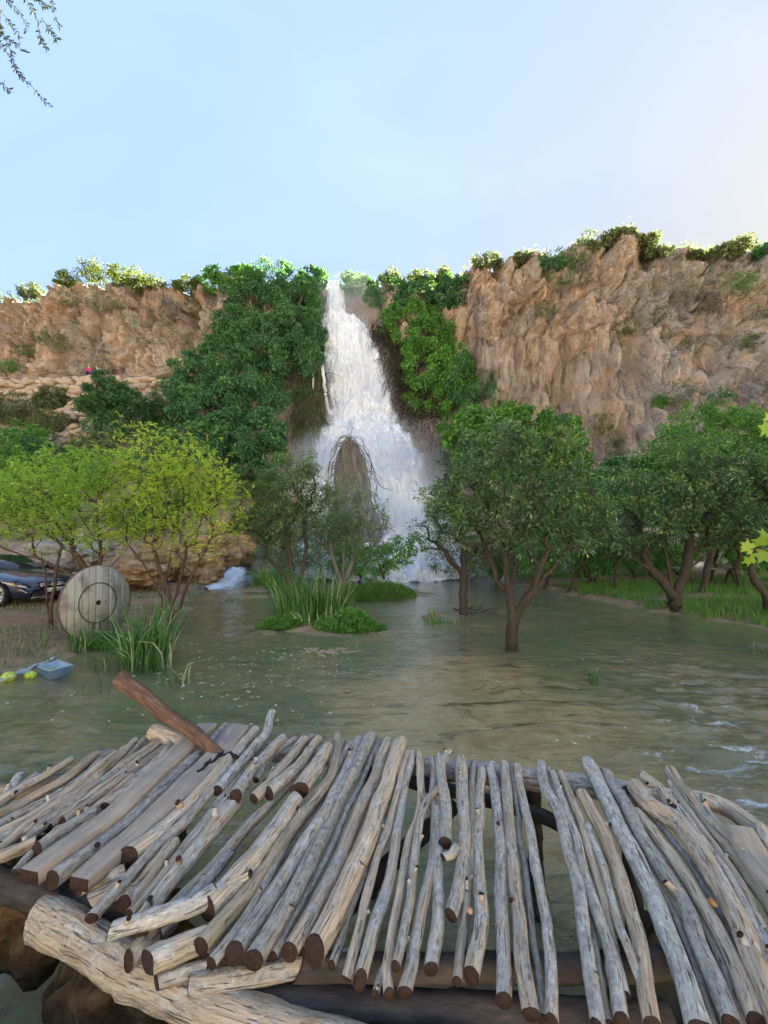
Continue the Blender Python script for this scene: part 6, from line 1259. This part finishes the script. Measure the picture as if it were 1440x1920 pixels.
# ------------------------------------------------------------------ cable reel
def reel():
    c = P(184, 1130, 8.5); R_ = .76; root = thing('cable_reel', 'large round wooden cable reel end standing on its rim at the water edge', 'cable reel', (c[0], c[1], gz(c[0], c[1])))
    n = unit(np.array((.955, -.29, .06))); s = unit(np.cross((0, 0, 1.0), n)); u = np.cross(n, s)
    t = NT('reel_board'); cc = t.coord((1, 1, .12)); g = t.noise(cc, 26, 6, .65); b = t.noise(t.coord(), 3, 5); oi = t.n('ObjectInfo')
    col = t.ramp(g, [(.3, (.27, .27, .235)), (.7, (.47, .475, .42))]); col = t.mix(t.math('MULTIPLY', oi.outputs['Random'], .75), col, (.27, .24, .19)); col = t.mix(t.ramp(b, [(.5, 0), (.66, .75)]), col, (.15, .125, .10)); MBD = t.done(t.bsdf(col, .85, t.bump(g, .5, .01), .2))
    blk = plain('reel_black', (.012, .012, .013), .6); rim = plain('reel_rim', (.10, .06, .055), .8)
    xs = np.arange(-R_, R_ - .03, .145)
    def loc(x, y, d): return c + s * x + u * y + n * d
    for k, x0 in enumerate(xs):
        x1 = min(x0 + .141, R_ - .01); x1 = min(x1, R_ - .004)
        if x1 - x0 < .03: continue
        xx = np.linspace(x0, x1, 6); h = np.sqrt(np.clip(R_ ** 2 - xx ** 2, 0.0004, None)); d0 = .002 * (k % 3)
        loop = [(a, b_) for a, b_ in zip(xx, h)] + [(a, -b_) for a, b_ in zip(xx[::-1], h[::-1])]; m = len(loop)
        v = np.array([loc(a, b_, d0) for a, b_ in loop] + [loc(a, b_, -.05) for a, b_ in loop]); mb = MB()
        top = np.array([[i, i + 1, m - 2 - i, m - 1 - i] for i in range(5)]); mb.add(v, [top[:, ::-1], top + m, np.array([[i, (i + 1) % m, (i + 1) % m + m, i + m] for i in range(m)])])
        mb.build('board', [MBD], root)
    def disc(name, r, d0, d1, mat, cx=0, cy=0, seg=48, inner=None, chop=None):
        a = np.arange(seg) * 2 * math.pi / seg; mb = MB(); P0 = lambda rr, d: np.array([loc(min(cx + rr * math.cos(q), chop if chop else 9), cy + rr * math.sin(q), d) for q in a])
        j = np.arange(seg); k = (j + 1) % seg
        if inner is None:
            v = np.vstack([P0(r, d0), P0(r, d1), [loc(cx, cy, d1)], [loc(cx, cy, d0)]]); mb.add(v, [np.stack([j, k, seg + k, seg + j], -1), np.stack([seg + j, seg + k, np.full(seg, 2 * seg)], -1), np.stack([k, j, np.full(seg, 2 * seg + 1)], -1)])
        else:
            v = np.vstack([P0(r, d0), P0(r, d1), P0(inner, d1), P0(inner, d0)]); mb.add(v, [np.stack([j + o * seg, k + o * seg, k + ((o + 1) % 4) * seg, j + ((o + 1) % 4) * seg], -1) for o in range(4)])
        return mb.build(name, [mat], root)
    disc('rim_band', R_ + .012, -.056, -.006, rim, inner=R_ - .05); disc('drum_stub', .41, -.16, -.058, rim)
    disc('drum_ring', .415, .001, .009, blk, inner=.398); disc('axle_hole', .052, .0, .009, blk, seg=24); disc('bolt_hole', .016, 0, .009, blk, .16, .0, 12)
    for (x, y, w_, h) in [(-.11, -.52, .035, .26), (.04, -.55, .03, .30)]:
        v = np.array([loc(x + a * w_ / 2 * (1 + .3 * b_), y + b_ * h / 2, .0065) for a, b_ in ((-1, -1), (1, -1), (1, 1), (-1, 1))]); MB().add(v, [[0, 1, 2, 3]]).build('stain', [plain('damp_stain', (.10, .065, .045), .7)], root)
reel()

# ------------------------------------------------------------------ car
def car():
    th = math.atan2(-.205, .98); ca, sa = math.cos(th), math.sin(th); Wp = G(2, 1147, .1); o0 = np.array((Wp[0], Wp[1])) - np.array((1.35 * ca + .78 * sa, 1.35 * sa - .78 * ca))
    zg = gz(*o0); root = thing('parked_car', 'dark blue hatchback parked on the left bank behind the cable reel', 'car', (0, 0, 0))
    t = NT('navy_paint'); paint = t.done(t.bsdf((.006, .010, .032), .25, None, .5, Coat_Weight=1.0, Coat_Roughness=.03)); t = NT('car_glass'); glass = t.done(t.bsdf((.012, .016, .02), .03, None, .9)); chrome = plain('chrome', (.7, .7, .72), .15, .5, 1.0, var=.02); blk = plain('car_black', (.008, .008, .009), .5); tyre = plain('tyre', (.012, .012, .012), .9); white = plain('plate_white', (.72, .72, .70), .5)
    t = NT('lamp_glass'); lamp = t.done(t.bsdf((.35, .37, .40), .06, None, .8)); amber = plain('amber_lens', (.5, .18, .02), .2)
    def loft(st, prof, name, mat, parent=root, bev=None):
        S = [np.array(prof(*q)) for q in st]; m = len(S[0]); v = np.vstack(S); mb = MB(); j = np.arange(m); k = (j + 1) % m; i = np.arange(len(S) - 1)[:, None] * m
        mb.add(v, [np.stack([i + j, i + k, i + m + k, i + m + j], -1).reshape(-1, 4)]); e = (len(S) - 1) * m; c0, c1 = S[0].mean(0), S[-1].mean(0)
        mb.add(np.vstack([S[0], [c0]]), [np.stack([k, j, np.full(m, m)], -1)]); mb.add(np.vstack([S[-1], [c1]]), [np.stack([j, k, np.full(m, m)], -1)])
        o = mb.build(name, [mat], parent, True); bm = bmesh.new(); bm.from_mesh(o.data); bmesh.ops.remove_doubles(bm, verts=bm.verts, dist=1e-4); bmesh.ops.recalc_face_normals(bm, faces=bm.faces); bm.to_mesh(o.data); bm.free(); return o
    st0 = [(-2.13, .62, .40, .80, .92), (-2.08, .76, .30, .86, .98), (-1.85, .86, .22, .90, 1.02), (-1.3, .885, .2, .92, 1.0), (-.4, .89, .2, .91, .96), (.5, .89, .2, .88, .95), (1.0, .888, .2, .85, .965), (1.4, .88, .2, .80, .90), (1.75, .86, .2, .75, .83), (2.0, .81, .21, .68, .74), (2.12, .72, .24, .60, .66), (2.18, .58, .30, .52, .56)]
    xs = np.array([q[0] for q in st0]); X = np.linspace(-2.13, 2.18, 60); st = [(x,) + tuple(np.interp(x, xs, [q[i] for q in st0]) for i in range(1, 5)) for x in X]
    def prof(x, w_, zl, zb, zt):
        h = [(0, zl), (w_ * .86, zl), (w_ * .97, zl + .10), (w_, zl + .25), (w_ * .985, (zl + zb) / 2 + .06), (w_, zb - .12), (w_ * .97, zb - .03), (w_ * .90, zb + .02), (w_ * .72, (zb + zt * 2) / 3), (w_ * .4, zt + .015), (0, zt + .03)]
        return [(x, y, z) for y, z in h] + [(x, -y, z) for y, z in h[-2:0:-1]]
    body = loft(st, prof, 'body', paint)
    for x in (1.35, -1.35):                                      # wheel arches
        bm = bmesh.new(); bmesh.ops.create_cone(bm, cap_ends=True, segments=40, radius1=.365, radius2=.365, depth=3, matrix=Matrix.Translation((x, 0, .32)) @ Matrix.Rotation(math.pi / 2, 4, 'X')); me = bpy.data.meshes.new('cut'); bm.to_mesh(me); bm.free(); co = bpy.data.objects.new('cut', me); COL.objects.link(co)
        md = body.modifiers.new('b', 'BOOLEAN'); md.object = co; md.operation = 'DIFFERENCE'; md.solver = 'EXACT'; dg = bpy.context.evaluated_depsgraph_get(); dg.update(); m2 = bpy.data.meshes.new_from_object(body.evaluated_get(dg)); body.modifiers.clear(); body.data = m2; bpy.data.objects.remove(co)
    MB().add(box_v((0, 0, .42), (4.0, 1.3, .36)), [BOXF]).build('underbody', [blk], root)
    gs = [(.98, .93, .80, .76), (.55, 1.16, .79, .70), (.12, 1.36, .78, .62), (-.2, 1.405, .78, .60), (-.8, 1.42, .78, .585), (-1.3, 1.37, .77, .57), (-1.75, 1.18, .74, .60), (-1.98, .98, .70, .66)]
    def pg(x, zt, wb, wt): h = [(0, .86), (wb, .86), ((wb * .9 + wt * .1), .86 + (zt - .86) * .2), (wt * .75 + wb * .25, .86 + (zt - .86) * .7), (wt, zt - .03), (wt * .85, zt), (0, zt + .02)]; return [(x, y, z) for y, z in h] + [(x, -y, z) for y, z in h[-2:0:-1]]
    cab = loft(gs, pg, 'cabin', paint)
    def quad(name, pts, mat, parent=root, th=.012):
        p = np.array(pts, float); n = unit(np.cross(p[1] - p[0], p[-1] - p[0])); m = len(p); v = np.vstack([p + n * th, p - n * th]); j = np.arange(m); k = (j + 1) % m
        return MB().add(v, [j[None], (m + j[::-1])[None], np.stack([j, m + j, m + k, k], -1)]).build(name, [mat], parent)
    quad('windscreen', [(.90, -.70, .985), (.90, .70, .985), (.16, .575, 1.372), (.16, -.575, 1.372)], glass, th=.016)
    for sgn in (-1, 1):
        w1 = [(.72, .775, .99), (.10, .655, 1.335), (-.45, .64, 1.365), (-.45, .785, .96), (.5, .79, .96)]; w2 = [(-.50, .785, .96), (-.50, .64, 1.365), (-1.2, .625, 1.31), (-1.5, .71, 1.05), (-1.35, .775, .97)]
        quad('side_window', [(x, sgn * y, z) for x, y, z in w1][::sgn], glass, th=.02); quad('side_window', [(x, sgn * y, z) for x, y, z in w2][::sgn], glass, th=.02)
        hl = quad('headlight', [(2.05, sgn * .40, .60), (2.07, sgn * .46, .53), (1.93, sgn * .81, .555), (1.80, sgn * .845, .68), (1.92, sgn * .78, .70)][::sgn], blk, th=.035)
        quad('headlight_lens', [(2.075, sgn * .50, .60), (2.06, sgn * .55, .565), (1.985, sgn * .74, .585), (1.90, sgn * .80, .655), (1.97, sgn * .74, .66)][::sgn], lamp, hl, th=.036)
        quad('indicator', [(1.86, sgn * .845, .66), (1.93, sgn * .825, .60), (1.80, sgn * .872, .64), (1.80, sgn * .862, .68)][::sgn], amber, hl, th=.02)
        mv = MB().add(box_v((.55, sgn * .98, 1.0), (.11, .20, .13)), [BOXF]); mv.build('wing_mirror', [paint], root)
        for x in (1.35, -1.35):
            y0 = sgn * .80
            a = np.arange(40) * 2 * math.pi / 40; j = np.arange(40); k = (j + 1) % 40
            rings = [(.235, .10), (.30, .105), (.318, .07), (.318, -.09), (.29, -.11)]
            v = np.vstack([np.stack([x + r_ * np.cos(a), y0 + sgn * d + 0 * a, .32 + r_ * np.sin(a)], -1) for r_, d in rings]); wheel = MB().add(v, [np.stack([j + o * 40, k + o * 40, k + (o + 1) * 40, j + (o + 1) * 40], -1) for o in range(4)]).build('wheel', [tyre], root, True)
            mb = MB(); 
            for q in range(10):
                an = q * math.pi / 5; d = np.array((math.cos(an), 0, math.sin(an))); e = np.array((-math.sin(an), 0, math.cos(an))); c = np.array((x, y0 + sgn * .085, .32))
                for off in (-.022, .022): v_ = np.array([c + d * .04 + e * (off - .008), c + d * .04 + e * (off + .008), c + d * .235 + e * (off * 1.5 + .007), c + d * .235 + e * (off * 1.5 - .007)]); mb.add(np.vstack([v_, v_ + (0, -sgn * .03, 0)]), [BOXF[:, ::-1]])
            v_ = np.vstack([np.stack([x + r_ * np.cos(a), y0 + sgn * d + 0 * a, .32 + r_ * np.sin(a)], -1) for r_, d in ((.245, .10), (.225, .105), (.215, .05))]); mb.add(v_, [np.stack([j + o * 40, k + o * 40, k + (o + 1) * 40, j + (o + 1) * 40], -1) for o in range(2)])
            v_ = np.vstack([np.stack([x + .05 * np.cos(a), y0 + sgn * .095 + 0 * a, .32 + .05 * np.sin(a)], -1), [(x, y0 + sgn * .1, .32)]]); mb.add(v_, [np.stack([j, k, np.full(40, 40)], -1)])
            mb.build('rim', [chrome], wheel)
            v_ = np.vstack([np.stack([x + .24 * np.cos(a), y0 + sgn * .03 + 0 * a, .32 + .24 * np.sin(a)], -1), [(x, y0 + sgn * .03, .32)]]); MB().add(v_, [np.stack([j, k, np.full(40, 40)], -1)]).build('hub', [blk], wheel)
    gr = quad('grille', [(2.10, -.43, .64), (2.165, -.36, .48), (2.165, .36, .48), (2.10, .43, .64)], blk, th=.05)
    for z, x in ((.60, 2.165), (.545, 2.19)):
        for sgn in (-1, 1): MB().add(box_v((x, sgn * .25, z), (.03, .30, .022)), [BOXF]).build('grille_bar', [chrome], gr)
    a = np.linspace(0, 2 * math.pi, 33); v, f = tube_vf(np.stack([0 * a + 2.205, .088 * np.cos(a), .575 + .088 * np.sin(a)], -1), .010, 6); mb = MB().add(v, f)
    for q in range(3):
        an = math.pi / 2 + q * 2 * math.pi / 3; v, f = tube_vf([(2.205, 0, .575), (2.205, .085 * math.cos(an), .575 + .085 * math.sin(an))], [.018, .004], 5); mb.add(v, f)
    mb.build('emblem', [chrome], gr, True)
    pl = MB().add(box_v((2.215, 0, .415), (.02, .52, .105)), [BOXF]).build('number_plate', [white], root)
    mb = MB(); rs = np.random.RandomState(4)
    for q, yy in enumerate((-.19, -.10, -.045, .05, .105, .16, .205)):
        for (dy, dz, w_, h) in [((-.014, 0, .008, .06), (.014, 0, .008, .06), (0, .027, .03, .008)), ((0, 0, .009, .06),), ((0, .026, .034, .008), (-.012, .012, .008, .03), (.012, -.014, .008, .03), (0, -.027, .03, .008)), ((0, 0, .009, .06), (-.01, .02, .014, .008))][q % 4]: mb.add(box_v((2.227, yy + dy, .415 + dz), (.004, w_, h)), [BOXF])
    mb.build('plate_lettering', [blk], pl)
    quad('lower_intake', [(2.19, -.55, .36), (2.16, -.62, .26), (2.16, .62, .26), (2.19, .55, .36)], blk, th=.03); MB().add(box_v((2.175, 0, .245), (.02, 1.25, .012)), [BOXF]).build('bumper_trim', [chrome], root)
    root.location = (o0[0], o0[1], zg); root.rotation_euler = (0, 0, th)
car()

# ------------------------------------------------------------------ tub, melons, bag
def tub():
    c = G(102, 1262, .0); root = thing('plastic_tub', 'translucent pale blue plastic tub floating at the left water edge', 'tub', c)
    t = NT('tub_plastic'); b = t.bsdf((.50, .66, .78), .3, None, .4); tr = t.n('BsdfTranslucent'); tr.inputs[0].default_value = (.55, .7, .82, 1); m = t.n('MixShader'); m.inputs[0].default_value = .45; t.l(b, m.inputs[1]); t.l(tr.outputs[0], m.inputs[2]); M = t.done(m.outputs[0])
    rimc = np.array([G(x, y, .12)[:2] for x, y in ((71, 1250), (93, 1258), (136, 1247), (109, 1238))]); mid = rimc.mean(0); c = np.array((*mid, 0.0))
    def ring(a, b_, z): return np.column_stack([mid + (rimc - mid) * a / .25, np.full(4, z)])
    L = [ring(.20, .13, -.04), ring(.245, .165, .125), ring(.262, .182, .128), ring(.262, .182, .118), ring(.24, .16, .11), ring(.195, .125, -.032)]
    mb = MB(); j = np.arange(4); k = (j + 1) % 4; mb.add(np.vstack(L), [np.stack([j + o * 4, k + o * 4, k + (o + 1) * 4, j + (o + 1) * 4], -1) for o in range(5)] + [np.array([[3, 2, 1, 0]]), np.array([[20, 21, 22, 23]])]); mb.build('basin', [M], root)
    yel = plain('banana_skin', (.55, .40, .05), .5)
    for q, (dx, dy, rz_, lab) in enumerate([(-.06, .0, .3, 'yellow banana lying in the plastic tub, left of two'), (.05, .03, 1.0, 'yellow banana lying in the plastic tub, right of two')]):
        a = np.linspace(-.8, .8, 10); pts = np.stack([.09 * np.sin(a) * math.cos(rz_), .09 * np.sin(a) * math.sin(rz_), .03 + .09 * (1 - np.cos(a))], -1) + (c[0] + dx, c[1] + dy, .02); v, f = tube_vf(pts, .019 * np.clip(1.2 - np.abs(a) ** 3, .25, 1), 8); MB().add(v, f).build('banana', [yel], None, True, label=lab, cat='banana')
    t = NT('melon_rind'); n = t.noise(t.coord((1, 1, 1)), 30, 5, .6); M2 = t.done(t.bsdf(t.ramp(n, [(.35, (.16, .28, .03)), (.55, (.42, .50, .06)), (.7, (.62, .58, .12))]), .5, t.bump(n, .4, .01), .4))
    rock('melon', 'round yellow-green melon cooling in the shallows at the left edge', G(16, 1270, .03), (.10, .085, .085), 61, M2, 4, rough=.05, cat='melon'); rock('melon', 'yellow-green melon beside the plastic tub', G(58, 1266, .02), (.09, .065, .06), 62, M2, 4, rough=.08, cat='melon')
    m, n = 30, 24; u = np.linspace(0, 1, m); w_ = np.linspace(0, 1, n); A = G(-25, 1290, 0); B = G(72, 1248, 0); X = A[0] + (B[0] - A[0]) * u[:, None] + .1 * w_[None]; Y = A[1] + (B[1] - A[1]) * u[:, None] + (w_[None] - .45) * .5; Z = .05 + .05 * fbm(np.stack([X * 6, Y * 6, 0 * X], -1), 4, 9); i = np.arange(m - 1)[:, None] * n; j = np.arange(n - 1)[None]
    t = NT('bag_film'); b = t.bsdf((.55, .68, .75), .25, None, .5); tr = t.n('BsdfTransparent'); mx = t.n('MixShader'); mx.inputs[0].default_value = .45; t.l(tr.outputs[0], mx.inputs[1]); t.l(b, mx.inputs[2]); MF = t.done(mx.outputs[0])
    obj('plastic_bag', mesh_np('plastic_bag', np.stack([X, Y, Z], -1).reshape(-1, 3), [np.stack([i + j, i + n + j, i + n + j + 1, i + j + 1], -1).reshape(-1, 4)], [MF]), label='crumpled pale plastic bag spread in the shallows around the melons', cat='plastic bag')
tub()

# ------------------------------------------------------------------ table on the right bank
def table():
    c = P(1330, 1098, 16.2); z = gz(c[0], c[1]); root = thing('wooden_table', 'rough wooden table under the trees on the right bank', 'table', (c[0], c[1], z)); M = plain('grey_board', (.27, .245, .215), .85, var=.3, scale=5, bump=.3)
    for q in range(3): MB().add(box_v((c[0], c[1] - .25 + q * .25, z + .70 + .004 * q), (2.5, .235, .05)), [BOXF]).build('top_plank', [M], root)
    for sx in (-.85, .85):
        for sy, ln in ((-.2, .12), (.2, -.12)): v, f = tube_vf([(c[0] + sx + ln, c[1] + sy, z - .03), (c[0] + sx - ln, c[1] + sy * .7, z + .68)], .05, 8); MB().add(v, f).build('leg', [M_BARK], root, True)
        MB().add(box_v((c[0] + sx, c[1], z + .645), (.08, .6, .055)), [BOXF]).build('cross_rail', [M], root)
    MB().add(box_v((c[0] - .45, c[1] - .05, z + .735 + .11), (.30, .24, .20)), [BOXF]).add(box_v((c[0] - .45, c[1] - .05, z + .955), (.32, .26, .025)), [BOXF]).build('storage_box', [plain('box_white', (.72, .72, .70), .6)], label='small white box with a lid standing on the wooden table', cat='box')
table()

# ------------------------------------------------------------------ drift wood and twigs in the water
def debris(name, label, x, y, n, L, r, seed, mat, spread=.35, cat='driftwood', z=.03):
    rs = np.random.RandomState(seed); c = G(x, y, 0); root = thing(name, label, cat, c)
    for k in range(n):
        p = c + np.array((rs.normal(0, spread), rs.normal(0, spread * .5), z + rs.rand() * .05)); a = rs.normal(0, .7); q = [p]
        for i in range(4): q.append(q[-1] + np.array((math.cos(a), math.sin(a) * .7, rs.normal(0, .25))) * L / 4 * rs.uniform(.6, 1.3)); a += rs.normal(0, .4)
        v, f = tube_vf(resample(q, 9), np.linspace(r, r * .4, 9) * rs.uniform(.5, 1.4), 5); MB().add(v, f).build('twig', [mat], root, True)
M_DRIFT = plain('bleached_wood', (.36, .31, .25), .85, var=.4, scale=20)
debris('driftwood_heap', 'small heap of bleached driftwood in the stream in front of the islet', 605, 1226, 46, .16, .009, 81, M_DRIFT, .2)
debris('driftwood_heap', 'dark twigs caught at the foot of the thin tree', 890, 1146, 16, .6, .014, 82, M_BARK, .3)
debris('driftwood_heap', 'dry brown twigs beside the small grass tuft left of the islet', 478, 1122, 18, .5, .012, 83, M_DRIFT, .4)
debris('driftwood_heap', 'pale flotsam on the gravel left of the small grass tuft', 415, 1112, 14, .4, .012, 84, M_DRIFT, .4)
debris('dry_reed_stalk', 'pale dry stalk lying on the water under the drooping reeds', 335, 1277, 2, .5, .008, 85, M_DRIFT, .06, 'stalk')
debris('sunken_twigs', 'thin dark twigs in the shallow in mid stream', 930, 1298, 4, .5, .006, 86, M_BARK, .2, z=.0)
v, f = tube_vf(resample([base_at(908, 1275), base_at(908, 1275) + (.0, 0, .12), base_at(908, 1275) + (.03, 0, .36)], 6), .006, 5); MB().add(v, f).build('dead_reed', [M_DRIFT], None, True, label='single dry reed stem standing in the shallow in mid stream', cat='reed')

# ------------------------------------------------------------------ branches reaching into the picture
def overhang():
    rs = np.random.RandomState(91); D = 3.4; root = thing('overhanging_branch', 'fine hanging twigs with narrow leaves in the top left corner', 'branch', P(-60, -60, D))
    tw = [[(-60, 40), (0, 85), (22, 112), (40, 146), (55, 157), (75, 180), (92, 197)], [(-60, -40), (0, 20), (18, 43), (37, 69), (36, 90), (52, 96)], [(-40, -60), (15, 0), (40, 27), (50, 56)], [(0, -70), (50, 0), (65, 26), (75, 44)], [(70, -60), (97, 0), (102, 28), (110, 46)], [(70, 38), (77, 74), (87, 90)], [(78, 34), (95, 58), (106, 72)], [(-50, 60), (0, 80), (20, 93), (30, 130), (52, 156)], [(-60, 20), (0, 62), (25, 80), (40, 92)], [(-50, 110), (-5, 150), (8, 160), (17, 169)], [(20, -60), (70, 0), (90, 12)], [(0, 10), (3, 55), (12, 78), (22, 96)]]
    mb = MB(); pos, dr = [], []
    for k, t in enumerate(tw):
        d = D + rs.normal(0, .15); p = resample([P(x, y, d) for x, y in t], 30); v, f = tube_vf(p, np.linspace(.004, .0016, 30), 4); mb.add(v, f)
        for i in range(9, 30):
            if rs.rand() < .72:
                for s in (-1, 1): ax = unit(p[min(i + 1, 29)] - p[i - 1]); pos.append(p[i]); dr.append(ax + s * .8 * unit(np.cross(ax, (0, 1, .2))) + rs.normal(0, .35, 3) - np.array((0, 0, .3)))
    mb.build('twig', [M_BARK], root, True); obj('leaves', leaf_mesh('leaves', np.array(pos), np.array(dr), .052, .26, mat_leaf('willow_leaf', [(0, (.02, .03, .02)), (.6, (.045, .06, .04)), (1, (.08, .10, .06))], .6, .15, .1), rs.normal(.35, .2, len(pos)), rs, .1, nrm=np.array((0, 1.0, .2)) + rs.normal(0, .5, (len(pos), 3))), root)
    # broad lobed leaves at the right edge
    L_PLANE = mat_leaf('plane_leaf', [(0, (.16, .28, .03)), (.6, (.28, .42, .05)), (1, (.45, .50, .08))], .5, .3, .5)
    lob = [(0, 0), (.30, -.10), (.52, .12), (.30, .28), (.62, .62), (.26, .60), (.12, .74), (0, 1.05), (-.12, .74), (-.26, .60), (-.62, .62), (-.30, .28), (-.52, .12), (-.30, -.10)]
    root = thing('plane_twig', 'lobed bright green leaves on a twig entering at the right edge', 'branch', P(1475, 1040, 3.2)); mb = MB()
    v, f = tube_vf(resample([P(x, y, 3.2) for x, y in [(1500, 1060), (1455, 1040), (1425, 1028), (1408, 1030)]], 12), .004, 5); mb.add(v, f)
    v, f = tube_vf(resample([P(x, y, 3.2) for x, y in [(1510, 840), (1470, 815), (1445, 805)]], 8), .004, 5); mb.add(v, f); mb.build('twig', [M_BARK], root, True)
    for (x, y, an, sc, rn) in [(1412, 1030, 2.6, 26, .7), (1428, 1022, 2.0, 26, .3), (1415, 1048, 3.6, 22, .5), (1436, 1034, 4.2, 26, .2), (1398, 1028, 2.9, 12, .9), (1440, 1010, 1.4, 26, .4), (1446, 806, 2.9, 30, .6), (1450, 790, 2.2, 24, .9)]:
        c = P(x, y, 3.2); s = pxw(sc, 3.2); e1 = unit(np.array((math.cos(an), rs.normal(0, .3), math.sin(an)))); e2 = unit(np.cross(e1, (rs.normal(0, .3), 1, rs.normal(0, .3))))
        v = np.array([c + e1 * q * s + e2 * p * s + np.array((0, 1, 0)) * abs(p) * s * .15 for p, q in lob] + [c + e1 * .35 * s]); m = len(lob); j = np.arange(m)
        obj('leaf', mesh_np('leaf', v, [np.stack([j, (j + 1) % m, np.full(m, m)], -1)], [L_PLANE], {'rnd': np.full(m + 1, rn)}, smooth=False), root)
overhang()

def flecks():
    rs = np.random.RandomState(17); N = 420; X = np.concatenate([rs.normal(-2.0, 1.1, N // 2), rs.uniform(-5, 6, N - N // 2)]); Y = np.concatenate([rs.normal(6.6, .9, N // 2), rs.uniform(3.5, 13, N - N // 2)])
    h, d = land(X, Y); k = d < -.2; X, Y = X[k], Y[k]; n = len(X); a = rs.rand(n) * 6.28; s = rs.uniform(.006, .022, n); c = np.stack([X, Y, 0 * X + .035], -1)
    e1 = np.stack([np.cos(a), np.sin(a), 0 * a], -1) * s[:, None] * 1.6; e2 = np.stack([-np.sin(a), np.cos(a), 0 * a], -1) * s[:, None] * .8
    v = np.stack([c - e1, c - e2, c + e1, c + e2, c + (0, 0, .006)], 1).reshape(-1, 3); i = np.arange(n)[:, None] * 5
    f = np.concatenate([i + np.array([[q, (q + 1) % 4, 4]]) for q in range(4)])
    obj('floating_flecks', mesh_np('floating_flecks', v, [f], [plain('pale_fleck', (.62, .60, .52), .7, var=.3)]), label='pale petals and bits of foam floating on the stream', cat='flotsam', kind='stuff')
flecks()
